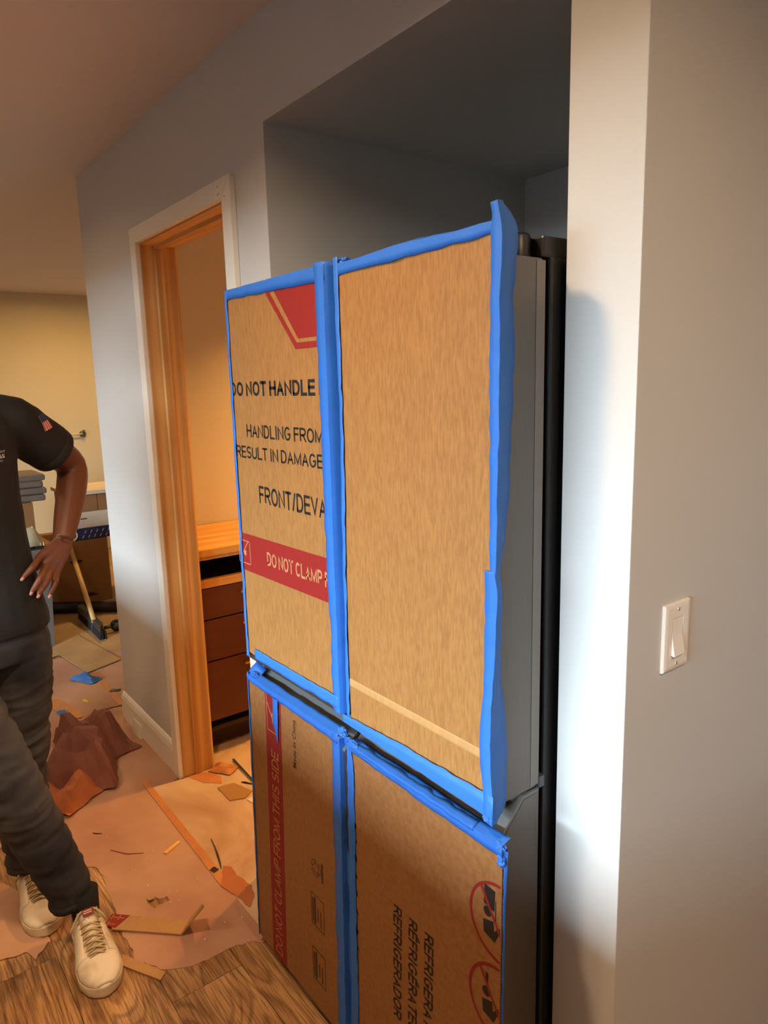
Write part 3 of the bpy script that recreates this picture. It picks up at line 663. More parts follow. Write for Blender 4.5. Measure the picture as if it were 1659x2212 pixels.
def holed_sheet(name, outline, hole, z0, z1, m):
    bm = bmesh.new(); es = []
    for L in (outline, hole):
        vs = [bm.verts.new((x, y, z1)) for x, y in L]
        es += [bm.edges.new((vs[i], vs[(i + 1) % len(vs)])) for i in range(len(vs))]
    r = bmesh.ops.triangle_fill(bm, use_beauty=True, edges=es)
    top = [f for f in bm.faces]
    ex = bmesh.ops.extrude_face_region(bm, geom=top)
    for v in [g for g in ex['geom'] if isinstance(g, bmesh.types.BMVert)]: v.co.z = z0
    return bm_obj(name, bm, m)
out1 = edge + [(-1.655, 0.80), (-1.75, 0.805), (-2.6, 0.806), (-2.66, 0.925), (-3.30, 0.925), (-3.42, 0.93), (-3.50, 0.90), (-3.52, 0.853), (-3.485, 0.750), (-3.565, 0.723), (-3.749, 0.689), (-3.9, 0.60), (-3.95, 0.10)]
p1 = tag(holed_sheet('floor_paper', out1, hole, 0.0, 0.0022, M_rosin), 'large pink-brown floor protection paper torn along its front edge', 'floor paper')
prism('torn_flap', [(-2.044, 0.0024), (-2.020, 0.010), (-2.019, 0.0108), (-2.044, 0.0034)], 'y', 0.576, 0.596, M_dusty, p1)
p2 = tag(sheet('floor_paper', torn([(-2.655, 0.80), (-1.66, 0.797), (-1.66, 0.93), (-1.90, 0.93), (-1.935, 0.94), (-1.935, 1.065), (-1.83, 1.08), (-1.83, 2.6), (-2.80, 2.6), (-2.80, 1.08), (-2.635, 1.065), (-2.635, 0.93)], 0.003, 0.03, 5), 0.0024, 0.004, M_dusty), 'dusty tan floor paper running from the refrigerator into the pantry', 'floor paper')
# loose pieces of paper at the left
tag(sheet('paper_scrap', torn([(-2.535, 0.136), (-2.423, 0.227), (-2.372, 0.256), (-2.290, 0.284), (-2.047, 0.298), (-2.081, 0.243), (-2.213, 0.193), (-2.307, 0.108)], 0.006, 0.015, 8), 0.0003, 0.0018, M_rosin), 'pinkish paper piece lying under the rear sneaker', 'paper scrap')
tag(sheet('paper_scrap', torn([(-2.356, 0.139), (-2.269, 0.202), (-2.230, 0.220), (-2.178, 0.246), (-2.134, 0.261), (-2.047, 0.290), (-2.018, 0.258), (-1.999, 0.248), (-2.049, 0.231), (-2.052, 0.201), (-2.062, 0.168), (-2.088, 0.103)], 0.006, 0.012, 9), 0.002, 0.0042, M_rosin), 'ragged pinkish paper piece on the oak floor at the left edge', 'paper scrap')
tag(sheet('paper_scrap', torn([(-2.031, 0.829), (-2.007, 0.848), (-1.956, 0.843), (-1.885, 0.862), (-1.833, 0.843), (-1.80, 0.81), (-1.880, 0.800), (-1.947, 0.782)], 0.005, 0.012, 10), 0.0042, 0.0062, M_heap2), 'torn rust-brown paper scrap beside the refrigerator foot', 'paper scrap')
tag(sheet('orange_tape', torn([(-2.72, 0.79), (-1.95, 0.783), (-1.95, 0.811), (-2.72, 0.814)], 0.002, 0.03, 12), 0.0043, 0.005, M_orange), 'faded orange tape strip along the paper seam in front of the door', 'tape')
p3 = tag(sheet('floor_paper', torn([(-3.95, 0.05), (-3.90, 0.62), (-3.749, 0.700), (-3.565, 0.735), (-3.485, 0.762), (-3.520, 0.853), (-3.50, 0.96), (-3.45, 1.6), (-4.4, 1.6), (-4.4, 0.05)], 0.006, 0.03, 13), 0.0024, 0.0046, M_rosin), 'pinkish floor paper beyond the end of the grey wall', 'floor paper')
tag(sheet('orange_tape', torn([(-4.02, 0.955), (-3.505, 0.945), (-3.505, 0.975), (-4.02, 0.987)], 0.002, 0.03, 14), 0.005, 0.0058, M_orange), 'orange tape strip leading to the blue tape wad', 'tape')
tag(sheet('orange_tape', torn([(-3.80, 0.66), (-3.70, 0.665), (-3.56, 0.715), (-3.49, 0.745), (-3.50, 0.775), (-3.58, 0.77), (-3.70, 0.745), (-3.80, 0.72)], 0.005, 0.02, 15), 0.005, 0.006, M_orange), 'ragged orange tape piece behind the crumpled paper', 'tape')
tag(sheet('floor_board', [(-4.35, 0.0), (-4.45, 0.9), (-4.30, 1.16), (-3.9, 1.7), (-3.9, 2.6), (-7.2, 2.6), (-7.2, 0.0)], 0.0048, 0.007, M_tanfloor), 'tan protective board spread over the far floor', 'floor board')
tag(sheet('hardboard_sheet', [(-4.60, 0.86), (-4.72, 1.06), (-4.116, 1.147), (-4.038, 0.937)], 0.0085, 0.0135, M_tanfloor), 'square tan hardboard sheet with one corner pointing forward on the floor', 'board')

# crumpled paper: a sheet folded into facets
def crumple(name, cx, cy, sx, sy, h, ang, m, seed, n=20, fold=7, z0=0.006):
    rnd = random.Random(seed)
    F_ = [(Vector((math.cos(t), math.sin(t), 0)), rnd.uniform(-1, 1), rnd.uniform(0.4, 1.0)) for t in [rnd.uniform(0, math.pi) for _ in range(fold)]]
    v = []
    ca, sa = math.cos(ang), math.sin(ang)
    for i in range(n + 1):
        for j in range(n + 1):
            u, w_ = 2 * i / n - 1, 2 * j / n - 1
            p = Vector((u, w_, 0)); hh = 0
            for d, off, amp in F_: hh += amp * abs(((p.dot(d) * 1.3 + off) % 1.6) - 0.8)
            hh = hh / fold * 2.0
            env = max(0.0, 1 - max(abs(u), abs(w_)) ** 3)
            px = u * sx * (0.85 + 0.15 * hh) + 0.10 * sx * noise.noise(Vector((u * 2, w_ * 2, seed)))
            py = w_ * sy * (0.85 + 0.15 * hh) + 0.10 * sy * noise.noise(Vector((u * 2, w_ * 2, seed + 5)))
            v.append((cx + px * ca - py * sa, cy + px * sa + py * ca, z0 + h * hh * (0.12 + 0.88 * env)))
    N1 = n + 1
    f = [(i * N1 + j, (i + 1) * N1 + j, (i + 1) * N1 + j + 1, i * N1 + j + 1) for i in range(n) for j in range(n)]
    zm = min(p[2] for p in v); v = [(a, b, c - zm + z0) for a, b, c in v]
    o = pydata(name, v, f, m)
    sd = o.modifiers.new('t', 'SOLIDIFY'); sd.thickness = 0.0012; sd.offset = 1
    return o
hp = tag(empty('crumpled_paper', (-3.0, 0.62, 0)), 'heap of crumpled brown paper on the floor behind the person', 'paper')
def HP(o): o.parent = hp; o.matrix_parent_inverse = Matrix.Translation((3.0, -0.62, 0)); return o
HP(crumple('paper_fold', -3.16, 0.74, 0.20, 0.12, 0.22, 0.25, M_heap, 14, n=12, fold=5))
HP(crumple('paper_fold', -2.95, 0.62, 0.20, 0.15, 0.28, -0.35, M_heap, 27, n=12, fold=4))
HP(crumple('paper_fold', -2.80, 0.52, 0.12, 0.11, 0.14, 0.6, M_heap2, 31, n=10, fold=4))

# cardboard strip folded up at its end
cs = tag(empty('cardboard_strip', (-1.93, 0.53, 0)), 'kraft cardboard strip with red print and one end folded up', 'cardboard')
def par(o, e):
    o.parent = e; o.matrix_parent_inverse = Matrix.Translation(-e.location); return o
par(sheet('strip', [(-2.036, 0.470), (-1.861, 0.643), (-1.824, 0.604), (-1.974, 0.450)], 0.0045, 0.0095, M_kraftlt), cs)
a_, b_ = Vector((-1.861, 0.643, 0.0065)), Vector((-1.824, 0.604, 0.0065))
up = Vector((0.062, 0.050, 0.105))
q = [a_, b_, b_ + up * 1.0, a_ + up * 0.62]
nn = (b_ - a_).cross(up).normalized() * 0.004
par(pydata('folded_end', q + [p + nn for p in q], [(0, 1, 2, 3), (7, 6, 5, 4), (0, 4, 5, 1), (1, 5, 6, 2), (2, 6, 7, 3), (3, 7, 4, 0)], M_kraftlt), cs)
d1 = Vector((0.214, 0.211, 0)).normalized()
nrm = Vector((0.037, -0.039, 0)).normalized()
base = Vector((-2.075, 0.432, 0.0097))
rp = par(prism('red_print', [tuple((base + d1 * s + nrm * t)[:2]) for s, t in ((0.054, 0.0), (0.112, 0.0), (0.094, 0.0535), (0.054, 0.047))], 'z', 0.0095, 0.0100, M_red), cs)
for s, t, L in ((0.060, 0.012, 0.024), (0.082, 0.012, 0.018), (0.060, 0.038, 0.026)):
    p0 = base + d1 * s + nrm * t
    o = prism('print_stroke', [tuple((p0 + d1 * a + nrm * b)[:2]) for a, b in ((0, 0), (L, 0), (L, 0.003), (0, 0.003))], 'z', 0.0100, 0.0104, M_bare); par(o, cs)
    o = prism('print_stroke', [tuple((p0 + d1 * a + nrm * b)[:2]) for a, b in ((0, -0.008), (0.004, -0.008), (0.004, 0.010), (0, 0.010))], 'z', 0.0100, 0.0104, M_bare); par(o, cs)
tag(sheet('cardboard_strip', [(-1.862, 0.446), (-1.724, 0.518), (-1.706, 0.498), (-1.826, 0.430)], 0.0025, 0.0065, M_kraftlt), 'narrow plain cardboard strip beside the front sneaker', 'cardboard')
tag(prism('wood_sliver', [(-2.224, 0.698), (-2.254, 0.762), (-2.243, 0.767), (-2.210, 0.704)], 'z', 0.0026, 0.0075, M_piney), 'pale wood sliver lying on the pink paper', 'wood scrap')
tag(tube('twig_scrap', [(-2.191, 0.857, .0065), (-2.13, 0.846, .0085), (-2.094, 0.838, .0065), (-2.045, 0.825, .0085), (-2.020, 0.817, .0065)], [0.0012, 0.002, 0.0035, 0.0025, 0.0015], M_flute, seg=6), 'thin dark twig of debris beside the orange tape seam', 'debris')
tag(crumple('paper_crumb', -2.03, 0.797, 0.012, 0.010, 0.006, 0.3, M_flute, 3, n=5, z0=0.0065), 'tiny dark crumb at the end of the orange tape seam', 'debris')
tag(tube('paper_shred', [(-2.36, 0.56, 0.0038), (-2.30, 0.60, 0.005), (-2.27, 0.645, 0.0038)], [0.001, 0.002, 0.001], M_heap2, seg=6), 'thin curled rust paper shred on the pink paper', 'debris')
tag(tube('paper_shred', [(-2.50, 0.54, 0.0036), (-2.485, 0.55, 0.005), (-2.475, 0.565, 0.0036)], [0.001, 0.002, 0.001], M_flute, seg=6), 'tiny dark shred beside the trouser leg', 'debris')
# plaster crumbs too small to count
bm = bmesh.new(); rc = random.Random(5)
for k in range(90):
    x, y = (rc.uniform(-2.60, -1.80), rc.uniform(0.83, 1.30)) if k % 3 else (rc.uniform(-2.5, -1.75), rc.uniform(0.56, 0.80))
    if y > 0.92 and x > -1.95: continue
    r = rc.uniform(0.0012, 0.0035); z = 0.0041 if y > 0.80 else 0.0023
    vs = [bm.verts.new((x + r * math.cos(a + rc.uniform(-.4, .4)) * rc.uniform(.6, 1.4), y + r * math.sin(a), z)) for a in (0, 2.1, 4.2)]
    tp = bm.verts.new((x, y, z + r * 0.8))
    for a in range(3): bm.faces.new((vs[a], vs[(a + 1) % 3], tp))
pc = tag(bm_obj('plaster_crumbs', bm, M_chip), 'fine white plaster crumbs scattered on the floor paper', 'crumbs'); pc['kind'] = 'stuff'
# scraps at the pantry threshold
tag(crumple('orange_paper', -2.59, 1.09, 0.055, 0.035, 0.03, 0.6, M_orange, 41, n=8, z0=0.0075), 'crumpled orange paper at the foot of the pine jamb', 'paper scrap')
tag(sheet('orange_paper', torn([(-2.634, 0.957), (-2.62, 1.03), (-2.55, 1.06), (-2.50, 1.04), (-2.55, 0.985)], 0.005, 0.02, 20), 0.0045, 0.006, M_orange), 'flat orange paper piece at the door threshold', 'paper scrap')
tag(prism('cardboard_scrap', torn([(-2.478, 1.012), (-2.467, 1.077), (-2.368, 1.109), (-2.340, 1.064), (-2.363, 1.012)], 0.003, 0.02, 21), 'z', 0.0045, 0.009, M_kraftlt), 'torn brown cardboard scrap inside the pantry door', 'cardboard')
tag(prism('metal_strip', [(-2.632, 1.158), (-2.43, 1.146), (-2.43, 1.138), (-2.632, 1.150)], 'z', 0.010, 0.014, M_greyd), 'thin dark strip lying on the pantry floor', 'debris')
tag(prism('white_scrap', [(-2.33, 1.10), (-2.28, 1.11), (-2.275, 1.075), (-2.325, 1.065)], 'z', 0.0045, 0.010, M_chip), 'small white plaster chip on the pantry floor', 'debris')
tag(tube('dark_scrap', [(-2.455, 1.105, 0.0065), (-2.44, 1.115, 0.008), (-2.41, 1.135, 0.0065)], [0.002, 0.004, 0.002], M_black, seg=6), 'short black curl of debris on the pantry floor', 'debris')
tag(prism('drywall_chip', [(WY - 0.0165, 0.0025), (WY - 0.030, 0.0025), (WY - 0.020, 0.060), (WY - 0.0165, 0.060)], 'x', -3.20, -3.085, M_chip), 'pale drywall chip leaning on the white baseboard', 'drywall chip')
tag(crumple('tape_wad', -3.95, 0.905, 0.085, 0.04, 0.045, 0.5, M_bluetape2, 51, n=8, z0=0.007), 'crumpled blue tape wad lying on the far floor paper', 'tape')
tag(crumple('tape_wad', -3.60, 0.70, 0.030, 0.02, 0.02, 0.2, M_bluetape2, 52, n=6, z0=0.0065), 'small blue tape wad behind the crumpled paper', 'tape')
tag(prism('yellow_fleck', [(-3.70, 0.83), (-3.66, 0.84), (-3.65, 0.825), (-3.69, 0.815)], 'z', 0.005, 0.006, M_yellow), 'tiny yellow fleck on the far floor paper', 'debris')
tag(crumple('dark_fleck', -3.70, 0.985, 0.03, 0.014, 0.012, 1.2, M_greyd, 53, n=6, z0=0.006), 'small dark scrap on the orange tape strip', 'debris')

# ------------------------------------------------------------------ pantry cabinet
cb = tag(empty('drawer_cabinet', (-2.99, 1.6, 0)), 'dark cherry drawer cabinet with an open top slot inside the pantry', 'cabinet')
CFX = -2.735
par(boxes('body', [((-3.25, 1.07, 0.10), (CFX - 0.02, 1.088, 0.87)), ((-3.25, 2.20, 0.10), (CFX - 0.02, 2.218, 0.87)), ((-3.25, 1.088, 0.10), (CFX - 0.02, 2.20, 0.118)), ((-3.25, 1.088, 0.118), (-3.235, 2.20, 0.87)), ((-3.235, 1.088, 0.735), (CFX - 0.03, 2.20, 0.745))], M_dark), cb)
par(box('toe_kick', (-3.24, 1.075, 0.004), (-2.82, 2.21, 0.10), M_dark), cb)
par(box('rail', (CFX - 0.03, 1.07, 0.748), (CFX + 0.002, 2.218, 0.782), M_piney, None, 0.002), cb)
for z0, z1 in ((0.612, 0.744), (0.428, 0.606), (0.157, 0.422)):
    d = par(box('drawer', (CFX - 0.019, 1.072, z0), (CFX, 1.640, z1), M_drawer, None, 0.0015), cb)
    d2 = par(box('drawer', (CFX - 0.019, 1.644, z0), (CFX, 2.216, z1), M_drawer, None, 0.0015), cb)
    for dd, yc in ((d, 1.338), (d2, 1.93)):
        zc = z1 - 0.032
        bm = bmesh.new()
        bm_box(bm, (CFX + 0.022, yc - 0.065, zc - 0.005), (CFX + 0.032, yc + 0.065, zc + 0.005))
        bm_box(bm, (CFX, yc - 0.05, zc - 0.004), (CFX + 0.023, yc - 0.042, zc + 0.004)); bm_box(bm, (CFX, yc + 0.042, zc - 0.004), (CFX + 0.023, yc + 0.05, zc + 0.004))
        h_ = bm_obj('handle', bm, M_brass, dd)
tag(box('worktop', (-3.255, 1.068, 0.884), (CFX + 0.012, 2.25, 0.914), M_piney, None, 0.002), 'golden pine worktop on the pantry cabinet', 'worktop')
par(boxes('top_rail', [((CFX - 0.03, 1.07, 0.868), (CFX, 2.218, 0.8835)), ((-3.25, 1.07, 0.868), (-3.22, 2.218, 0.8835))], M_pinex), cb)

# ------------------------------------------------------------------ far room
def carton(name, lo, hi, m, label, cat='box', flap=True, group=None):
    e = tag(empty(name, ((lo[0] + hi[0]) / 2, (lo[1] + hi[1]) / 2, lo[2])), label, cat, group)
    par(box('carton', lo, hi, m, None, 0.003), e)
    if flap:
        ym = (lo[1] + hi[1]) / 2
        par(box('tape_seam', (lo[0] + 0.002, ym - 0.025, hi[2]), (hi[0] - 0.002, ym + 0.025, hi[2] + 0.001), M_boxw), e)
        par(box('flap', (lo[0] + 0.002, lo[1] + 0.002, hi[2] + 0.0), (hi[0] - 0.002, ym - 0.001, hi[2] + 0.002), m), e)
    return e
big = carton('moving_box', (-5.95, 1.06, 0.007), (-5.44, 1.50, 0.487), M_boxk, 'large brown cardboard box with a dark hand hole, at the bottom of the stack', flap=False)
par(prism('hand_hole', [(1.265 + 0.045 * math.cos(t * math.pi / 8), 0.335 + 0.014 * math.sin(t * math.pi / 8)) for t in range(16)], 'x', -5.4405, -5.438, M_flute), big)
par(prism('printed_mark', [(1.30, 0.09), (1.36, 0.085), (1.40, 0.06), (1.33, 0.055)], 'x', -5.4405, -5.439, M_flute), big)
bl = carton('blue_box', (-5.86, 1.30, 0.4885), (-5.45, 1.62, 0.572), M_boxb, 'flat dark blue box with pale slanted marks on the large brown box', flap=False)
for i in range(7):
    for j in range(2):
        yy = 1.325 + i * 0.042 + j * 0.018
        par(prism('slanted_mark', [(yy, 0.50 + j * 0.034), (yy + 0.006, 0.50 + j * 0.034), (yy + 0.018, 0.522 + j * 0.034), (yy + 0.012, 0.522 + j * 0.034)], 'x', -5.4505, -5.4492, M_boxw), bl)
wb = carton('white_box', (-5.84, 1.29, 0.5735), (-5.46, 1.575, 0.690), M_boxw, 'whitish flat box with a dark print line on the blue box', flap=False)
par(box('lid', (-5.845, 1.285, 0.655), (-5.455, 1.58, 0.693), M_boxw, None, 0.003), wb)
par(box('printed_text', (-5.4605, 1.33, 0.640), (-5.4588, 1.375, 0.647), M_ink), wb)
carton('brown_carton', (-5.86, 1.255, 0.6945), (-5.48, 1.465, 0.823), M_boxk, 'brown carton under the white board, nearer the bent arm', flap=False)
carton('brown_carton', (-5.86, 1.469, 0.6945), (-5.48, 1.66, 0.823), M_boxk, 'brown carton under the white board, next to the grey wall corner', flap=False)
wbd = tag(box('white_board', (-5.90, 1.24, 0.8245), (-5.42, 1.68, 0.852), M_boxw, None, 0.003), 'white board lying on top of the stacked cartons', 'board')
rl = tag(empty('tape_roll', (-5.43, 1.275, 0.53)), 'round white roll with a dark ring standing beside the blue box', 'tape roll')
def ring_bm(cx, cy, cz, r0, r1, x0, x1, seg=28):
    bm = bmesh.new(); R = []
    for (x, r) in ((x0, r0), (x1, r0), (x1, r1), (x0, r1)):
        R.append([bm.verts.new((cx + x, cy + math.cos(2 * math.pi * k / seg) * r, cz + math.sin(2 * math.pi * k / seg) * r)) for k in range(seg)])
    for i in range(4):
        a, b = R[i], R[(i + 1) % 4]
        for k in range(seg): bm.faces.new((a[k], a[(k + 1) % seg], b[(k + 1) % seg], b[k]))
    return bm
par(bm_obj('outer_ring', ring_bm(-5.44, 1.255, 0.531, 0.042, 0.030, -0.05, 0), M_white, None, True), rl)
par(bm_obj('dark_ring', ring_bm(-5.44, 1.255, 0.531, 0.030, 0.018, -0.05, -0.004), M_black, None, True), rl)
par(tube('core', [(-5.49, 1.255, 0.531), (-5.440, 1.255, 0.531)], 0.014, M_white), rl)
pp = tag(empty('black_pipe', (-5.2, 1.27, 0)), 'black pipe lying on the floor in front of the brown box', 'pipe')
par(tube('pipe_body', [(-5.40, 1.00, 0.048), (-5.00, 1.52, 0.048)], 0.040, M_black, seg=20), pp)
par(tube('pipe_collar', [(-5.37, 1.039, 0.048), (-5.345, 1.0715, 0.048)], 0.0405, M_greyd, seg=20), pp)
# push broom leaning on the box
br = tag(empty('push_broom', (-4.75, 1.17, 0)), 'push broom with a pale wooden handle and dark head in front of the box', 'broom')
par(tube('broom_handle', [(-4.70, 1.165, 0.085), (-5.40, 1.225, 0.46)], 0.016, M_handle, seg=14), br)
par(prism('broom_head', [(-4.52, 1.150), (-4.60, 1.190), (-5.13, 1.205), (-5.10, 1.160)], 'z', 0.062, 0.102, M_greyd, None, 0.004), br)
bm = bmesh.new()
for i in range(26):
    for j in range(3):
        t = i / 25
        x = -4.545 - t * 0.55; y = 1.158 + t * 0.012 + j * 0.013
        tube_bm(bm, [(x, y, 0.064), (x + random.uniform(-.006, .006), y - 0.006 + j * 0.005, 0.0085)], 0.006, 5)
bro = par(bm_obj('bristles', bm, M_black), br); bro['kind'] = 'stuff'
cw = tag(empty('caster_wheel', (-4.66, 1.27, 0)), 'small black caster wheel on a metal bracket by the broom head', 'caster')
par(bm_obj('tyre', ring_bm(-4.66, 1.29, 0.045, 0.038, 0.022, -0.012, 0.012), M_black, None, True), cw)
par(tube('axle', [(-4.66, 1.21, 0.045), (-4.66, 1.29, 0.045)], 0.012, M_steel), cw)
par(tube('hub', [(-4.672, 1.29, 0.045), (-4.648, 1.29, 0.045)], 0.021, M_grey), cw)
# grey bin with a film-wrapped bundle
gb = tag(empty('storage_bin', (-4.75, 0.75, 0)), 'grey plastic storage bin standing behind the person', 'bin')
bm = bmesh.new()
zs = [(0.0075, 0.0), (0.60, 0.025), (0.60, 0.04), (0.635, 0.04), (0.635, 0.02), (0.03, -0.01)]
L_ = [[bm.verts.new(p) for p in ((-4.98 - d, 0.52 - d, z), (-4.63 + d, 0.52 - d, z), (-4.63 + d, 0.90 + d, z), (-4.98 - d, 0.90 + d, z))] for z, d in zs]
for a, b in zip(L_, L_[1:]):
    for k in range(4): bm.faces.new((a[k], a[(k + 1) % 4], b[(k + 1) % 4], b[k]))
bm.faces.new(L_[0]); bm.faces.new(L_[-1])
par(bm_obj('bin_shell', bm, M_binm), gb)
for i in range(3): par(box('rib', (-4.629, 0.60 + i * 0.11, 0.05), (-4.620, 0.612 + i * 0.11, 0.58), M_binm), gb)
fb = crumple('plastic_bag', -4.79, 0.72, 0.17, 0.19, 0.24, 0.2, M_bag, 61, n=18, fold=5, z0=0.637)
for p in fb.data.polygons: p.use_smooth = True
tag(fb, 'clear plastic film bag bundled on top of the grey bin', 'bag')
# blankets and yellow pouch on a carton behind
carton('brown_carton', (-5.95, 0.55, 0.0075), (-5.50, 1.03, 0.80), M_boxk, 'tall brown carton behind the bent arm, under the blankets', flap=False)
bk_ = tag(empty('blanket_stack', (-5.7, 0.98, 0.8)), 'stack of folded grey blankets seen through the bent arm', 'blankets')
for i, (dz, dy) in enumerate(((0.802, 0.0), (0.852, 0.012), (0.902, -0.008), (0.948, 0.01))):
    par(box('folded_blanket', (-5.92, 0.86 + dy, dz), (-5.52, 1.125 + dy, dz + 0.047), M_blanket, None, 0.018, 3), bk_)
yb = tag(empty('yellow_pouch', (-5.6, 0.77, 0.80)), 'bright yellow pouch beside the folded blankets', 'pouch')
par(prism('pouch', [(0.69, 0.865), (0.85, 0.845), (0.84, 0.925), (0.70, 0.945)], 'x', -5.66, -5.58, M_yellow, None, 0.012), yb)
par(box('pouch_base', (-5.74, 0.66, 0.802), (-5.52, 0.85, 0.868), M_boxw, None, 0.004), yb)
# hook on the far wall
hk = tag(empty('wall_hook', (-7.3, 1.876, 1.165)), 'small chrome double hook screwed to the cream far wall', 'hook')
par(tube('rosette', [(-7.299, 1.876, 1.165), (-7.288, 1.876, 1.165)], 0.030, M_steel, seg=20), hk)
par(tube('prong', [(-7.289, 1.876, 1.172), (-7.25, 1.876, 1.168), (-7.235, 1.876, 1.185), (-7.237, 1.876, 1.205)], 0.009, M_steel, seg=10), hk)
par(tube('prong', [(-7.289, 1.876, 1.150), (-7.262, 1.876, 1.140), (-7.25, 1.876, 1.148), (-7.25, 1.876, 1.16)], 0.009, M_steel, seg=10), hk)
par(tube('towel_bar', [(-7.262, 1.876, 1.165), (-7.262, 1.66, 1.165)], 0.008, M_far, seg=10), hk)

# ------------------------------------------------------------------ the person
PE = Vector((-2.2, 0.28, 0))
person = tag(empty('person', PE), 'person in a black short-sleeved shirt and faded dark jeans, hand on hip, ankles crossed', 'person')
MID = 0.21
def mir(pts): return [(p[0], 2 * MID - p[1], p[2]) for p in pts]
def ring_loft(bm, rings, seg=28, e=2.3):
    R = []
    for z, cx, cy, rx, ry in rings:
        R.append([bm.verts.new((cx + math.copysign(abs(math.cos(2 * math.pi * k / seg)) ** (2 / e), math.cos(2 * math.pi * k / seg)) * rx, cy + math.copysign(abs(math.sin(2 * math.pi * k / seg)) ** (2 / e), math.sin(2 * math.pi * k / seg)) * ry, z)) for k in range(seg)])
    for a, b in zip(R, R[1:]):
        for k in range(seg): bm.faces.new((a[k], a[(k + 1) % seg], b[(k + 1) % seg], b[k]))
    bm.faces.new(R[0][::-1]); bm.faces.new(R[-1])
def smooth_tube(bm, pts, rad, n=4, seg=14):
    Q = catmull([tuple(p) + (r,) for p, r in zip(pts, rad)], n)
    tube_bm(bm, [q[:3] for q in Q], [q[3] for q in Q], seg)
def blob(bm, c, r):
    g = bmesh.ops.create_icosphere(bm, subdivisions=3, radius=1.0)
    for vv in g['verts']: vv.co = Vector((c[0] + vv.co.x * r[0], c[1] + vv.co.y * r[1], c[2] + vv.co.z * r[2]))
ARM = [(-2.31, 0.36, 1.500), (-2.335, 0.43, 1.462), (-2.385, 0.515, 1.395), (-2.425, 0.578, 1.338), (-2.385, 0.562, 1.262), (-2.325, 0.525, 1.178), (-2.285, 0.500, 1.125)]
ARM_R = [0.062, 0.058, 0.052, 0.047, 0.046, 0.038, 0.030]
FING = [[(-2.283, 0.488, 1.122), (-2.245, 0.424, 1.093), (-2.205, 0.390, 1.071), (-2.200, 0.360, 1.046)],
        [(-2.281, 0.495, 1.115), (-2.243, 0.437, 1.066), (-2.200, 0.407, 1.036), (-2.196, 0.378, 1.001)],
        [(-2.283, 0.503, 1.112), (-2.245, 0.451, 1.052), (-2.204, 0.425, 1.024), (-2.199, 0.396, 0.988)],
        [(-2.286, 0.511, 1.112), (-2.250, 0.468, 1.043), (-2.215, 0.449, 1.010), (-2.207, 0.427, 0.979)]]
LEG_L = [(-2.305, 0.325, 0.93), (-2.30, 0.335, 0.79), (-2.30, 0.332, 0.65), (-2.305, 0.322, 0.50), (-2.315, 0.312, 0.36), (-2.312, 0.302, 0.20), (-2.308, 0.300, 0.105)]
LEG_R = [(-2.29, 0.105, 0.93), (-2.22, 0.15, 0.77), (-2.13, 0.200, 0.635), (-2.055, 0.240, 0.52), (-2.035, 0.295, 0.36), (-2.020, 0.343, 0.22), (-2.012, 0.362, 0.130)]
def build_body(bm):
    ring_loft(bm, [(0.86, -2.30, MID, 0.10, 0.17), (1.05, -2.30, MID, 0.095, 0.155), (1.25, -2.30, MID, 0.105, 0.165), (1.42, -2.30, MID, 0.105, 0.175), (1.50, -2.30, MID, 0.085, 0.15), (1.55, -2.295, MID, 0.06, 0.085), (1.60, -2.29, MID, 0.055, 0.056), (1.68, -2.275, MID, 0.055, 0.052)])
    ring_loft(bm, [(1.625, -2.245, MID, 0.03, 0.03), (1.645, -2.25, MID, 0.068, 0.048), (1.68, -2.262, MID, 0.088, 0.064), (1.73, -2.268, MID, 0.096, 0.073), (1.78, -2.272, MID, 0.097, 0.076), (1.82, -2.275, MID, 0.088, 0.068), (1.85, -2.278, MID, 0.06, 0.046), (1.86, -2.28, MID, 0.02, 0.02)], e=2.1)
    smooth_tube(bm, [(-2.178, MID, 1.755), (-2.166, MID, 1.735), (-2.155, MID, 1.718), (-2.175, MID, 1.708)], [0.008, 0.011, 0.014, 0.012])
    for s in (-1, 1):
        blob(bm, (-2.285, MID + s * 0.078, 1.735), (0.020, 0.010, 0.032))
        blob(bm, (-2.183, MID + s * 0.031, 1.760), (0.014, 0.022, 0.007))
    blob(bm, (-2.178, MID, 1.682), (0.012, 0.026, 0.006)); blob(bm, (-2.180, MID, 1.672), (0.012, 0.022, 0.006))
    for flip in (0, 1):
        fl = mir if flip else (lambda p: list(p))
        smooth_tube(bm, fl(ARM), ARM_R)
        for i, F in enumerate(FING):
            k = 0.92 if i == 3 else 1.0
            smooth_tube(bm, fl([F[0], tuple(Vector(F[0]).lerp(Vector(F[1]), 0.5)), F[1], tuple(Vector(F[1]).lerp(Vector(F[2]), 0.5)), F[2], tuple(Vector(F[2]).lerp(Vector(F[3]), 0.55)), F[3]]),
                        [0.018, 0.0165, 0.0125 * k, 0.0102 * k, 0.0105 * k, 0.0088 * k, 0.0066 * k], n=3, seg=10)
        smooth_tube(bm, fl([(-2.290, 0.492, 1.118), (-2.300, 0.462, 1.088), (-2.318, 0.438, 1.062), (-2.335, 0.425, 1.035)]), [0.018, 0.015, 0.0115, 0.008], seg=10)
    for L in (LEG_L, LEG_R):
        smooth_tube(bm, L, [0.08, 0.078, 0.066, 0.055, 0.052, 0.040, 0.034])
body = remeshed('body', build_body, M_skin, 0.0045, 4)
par(body, person)
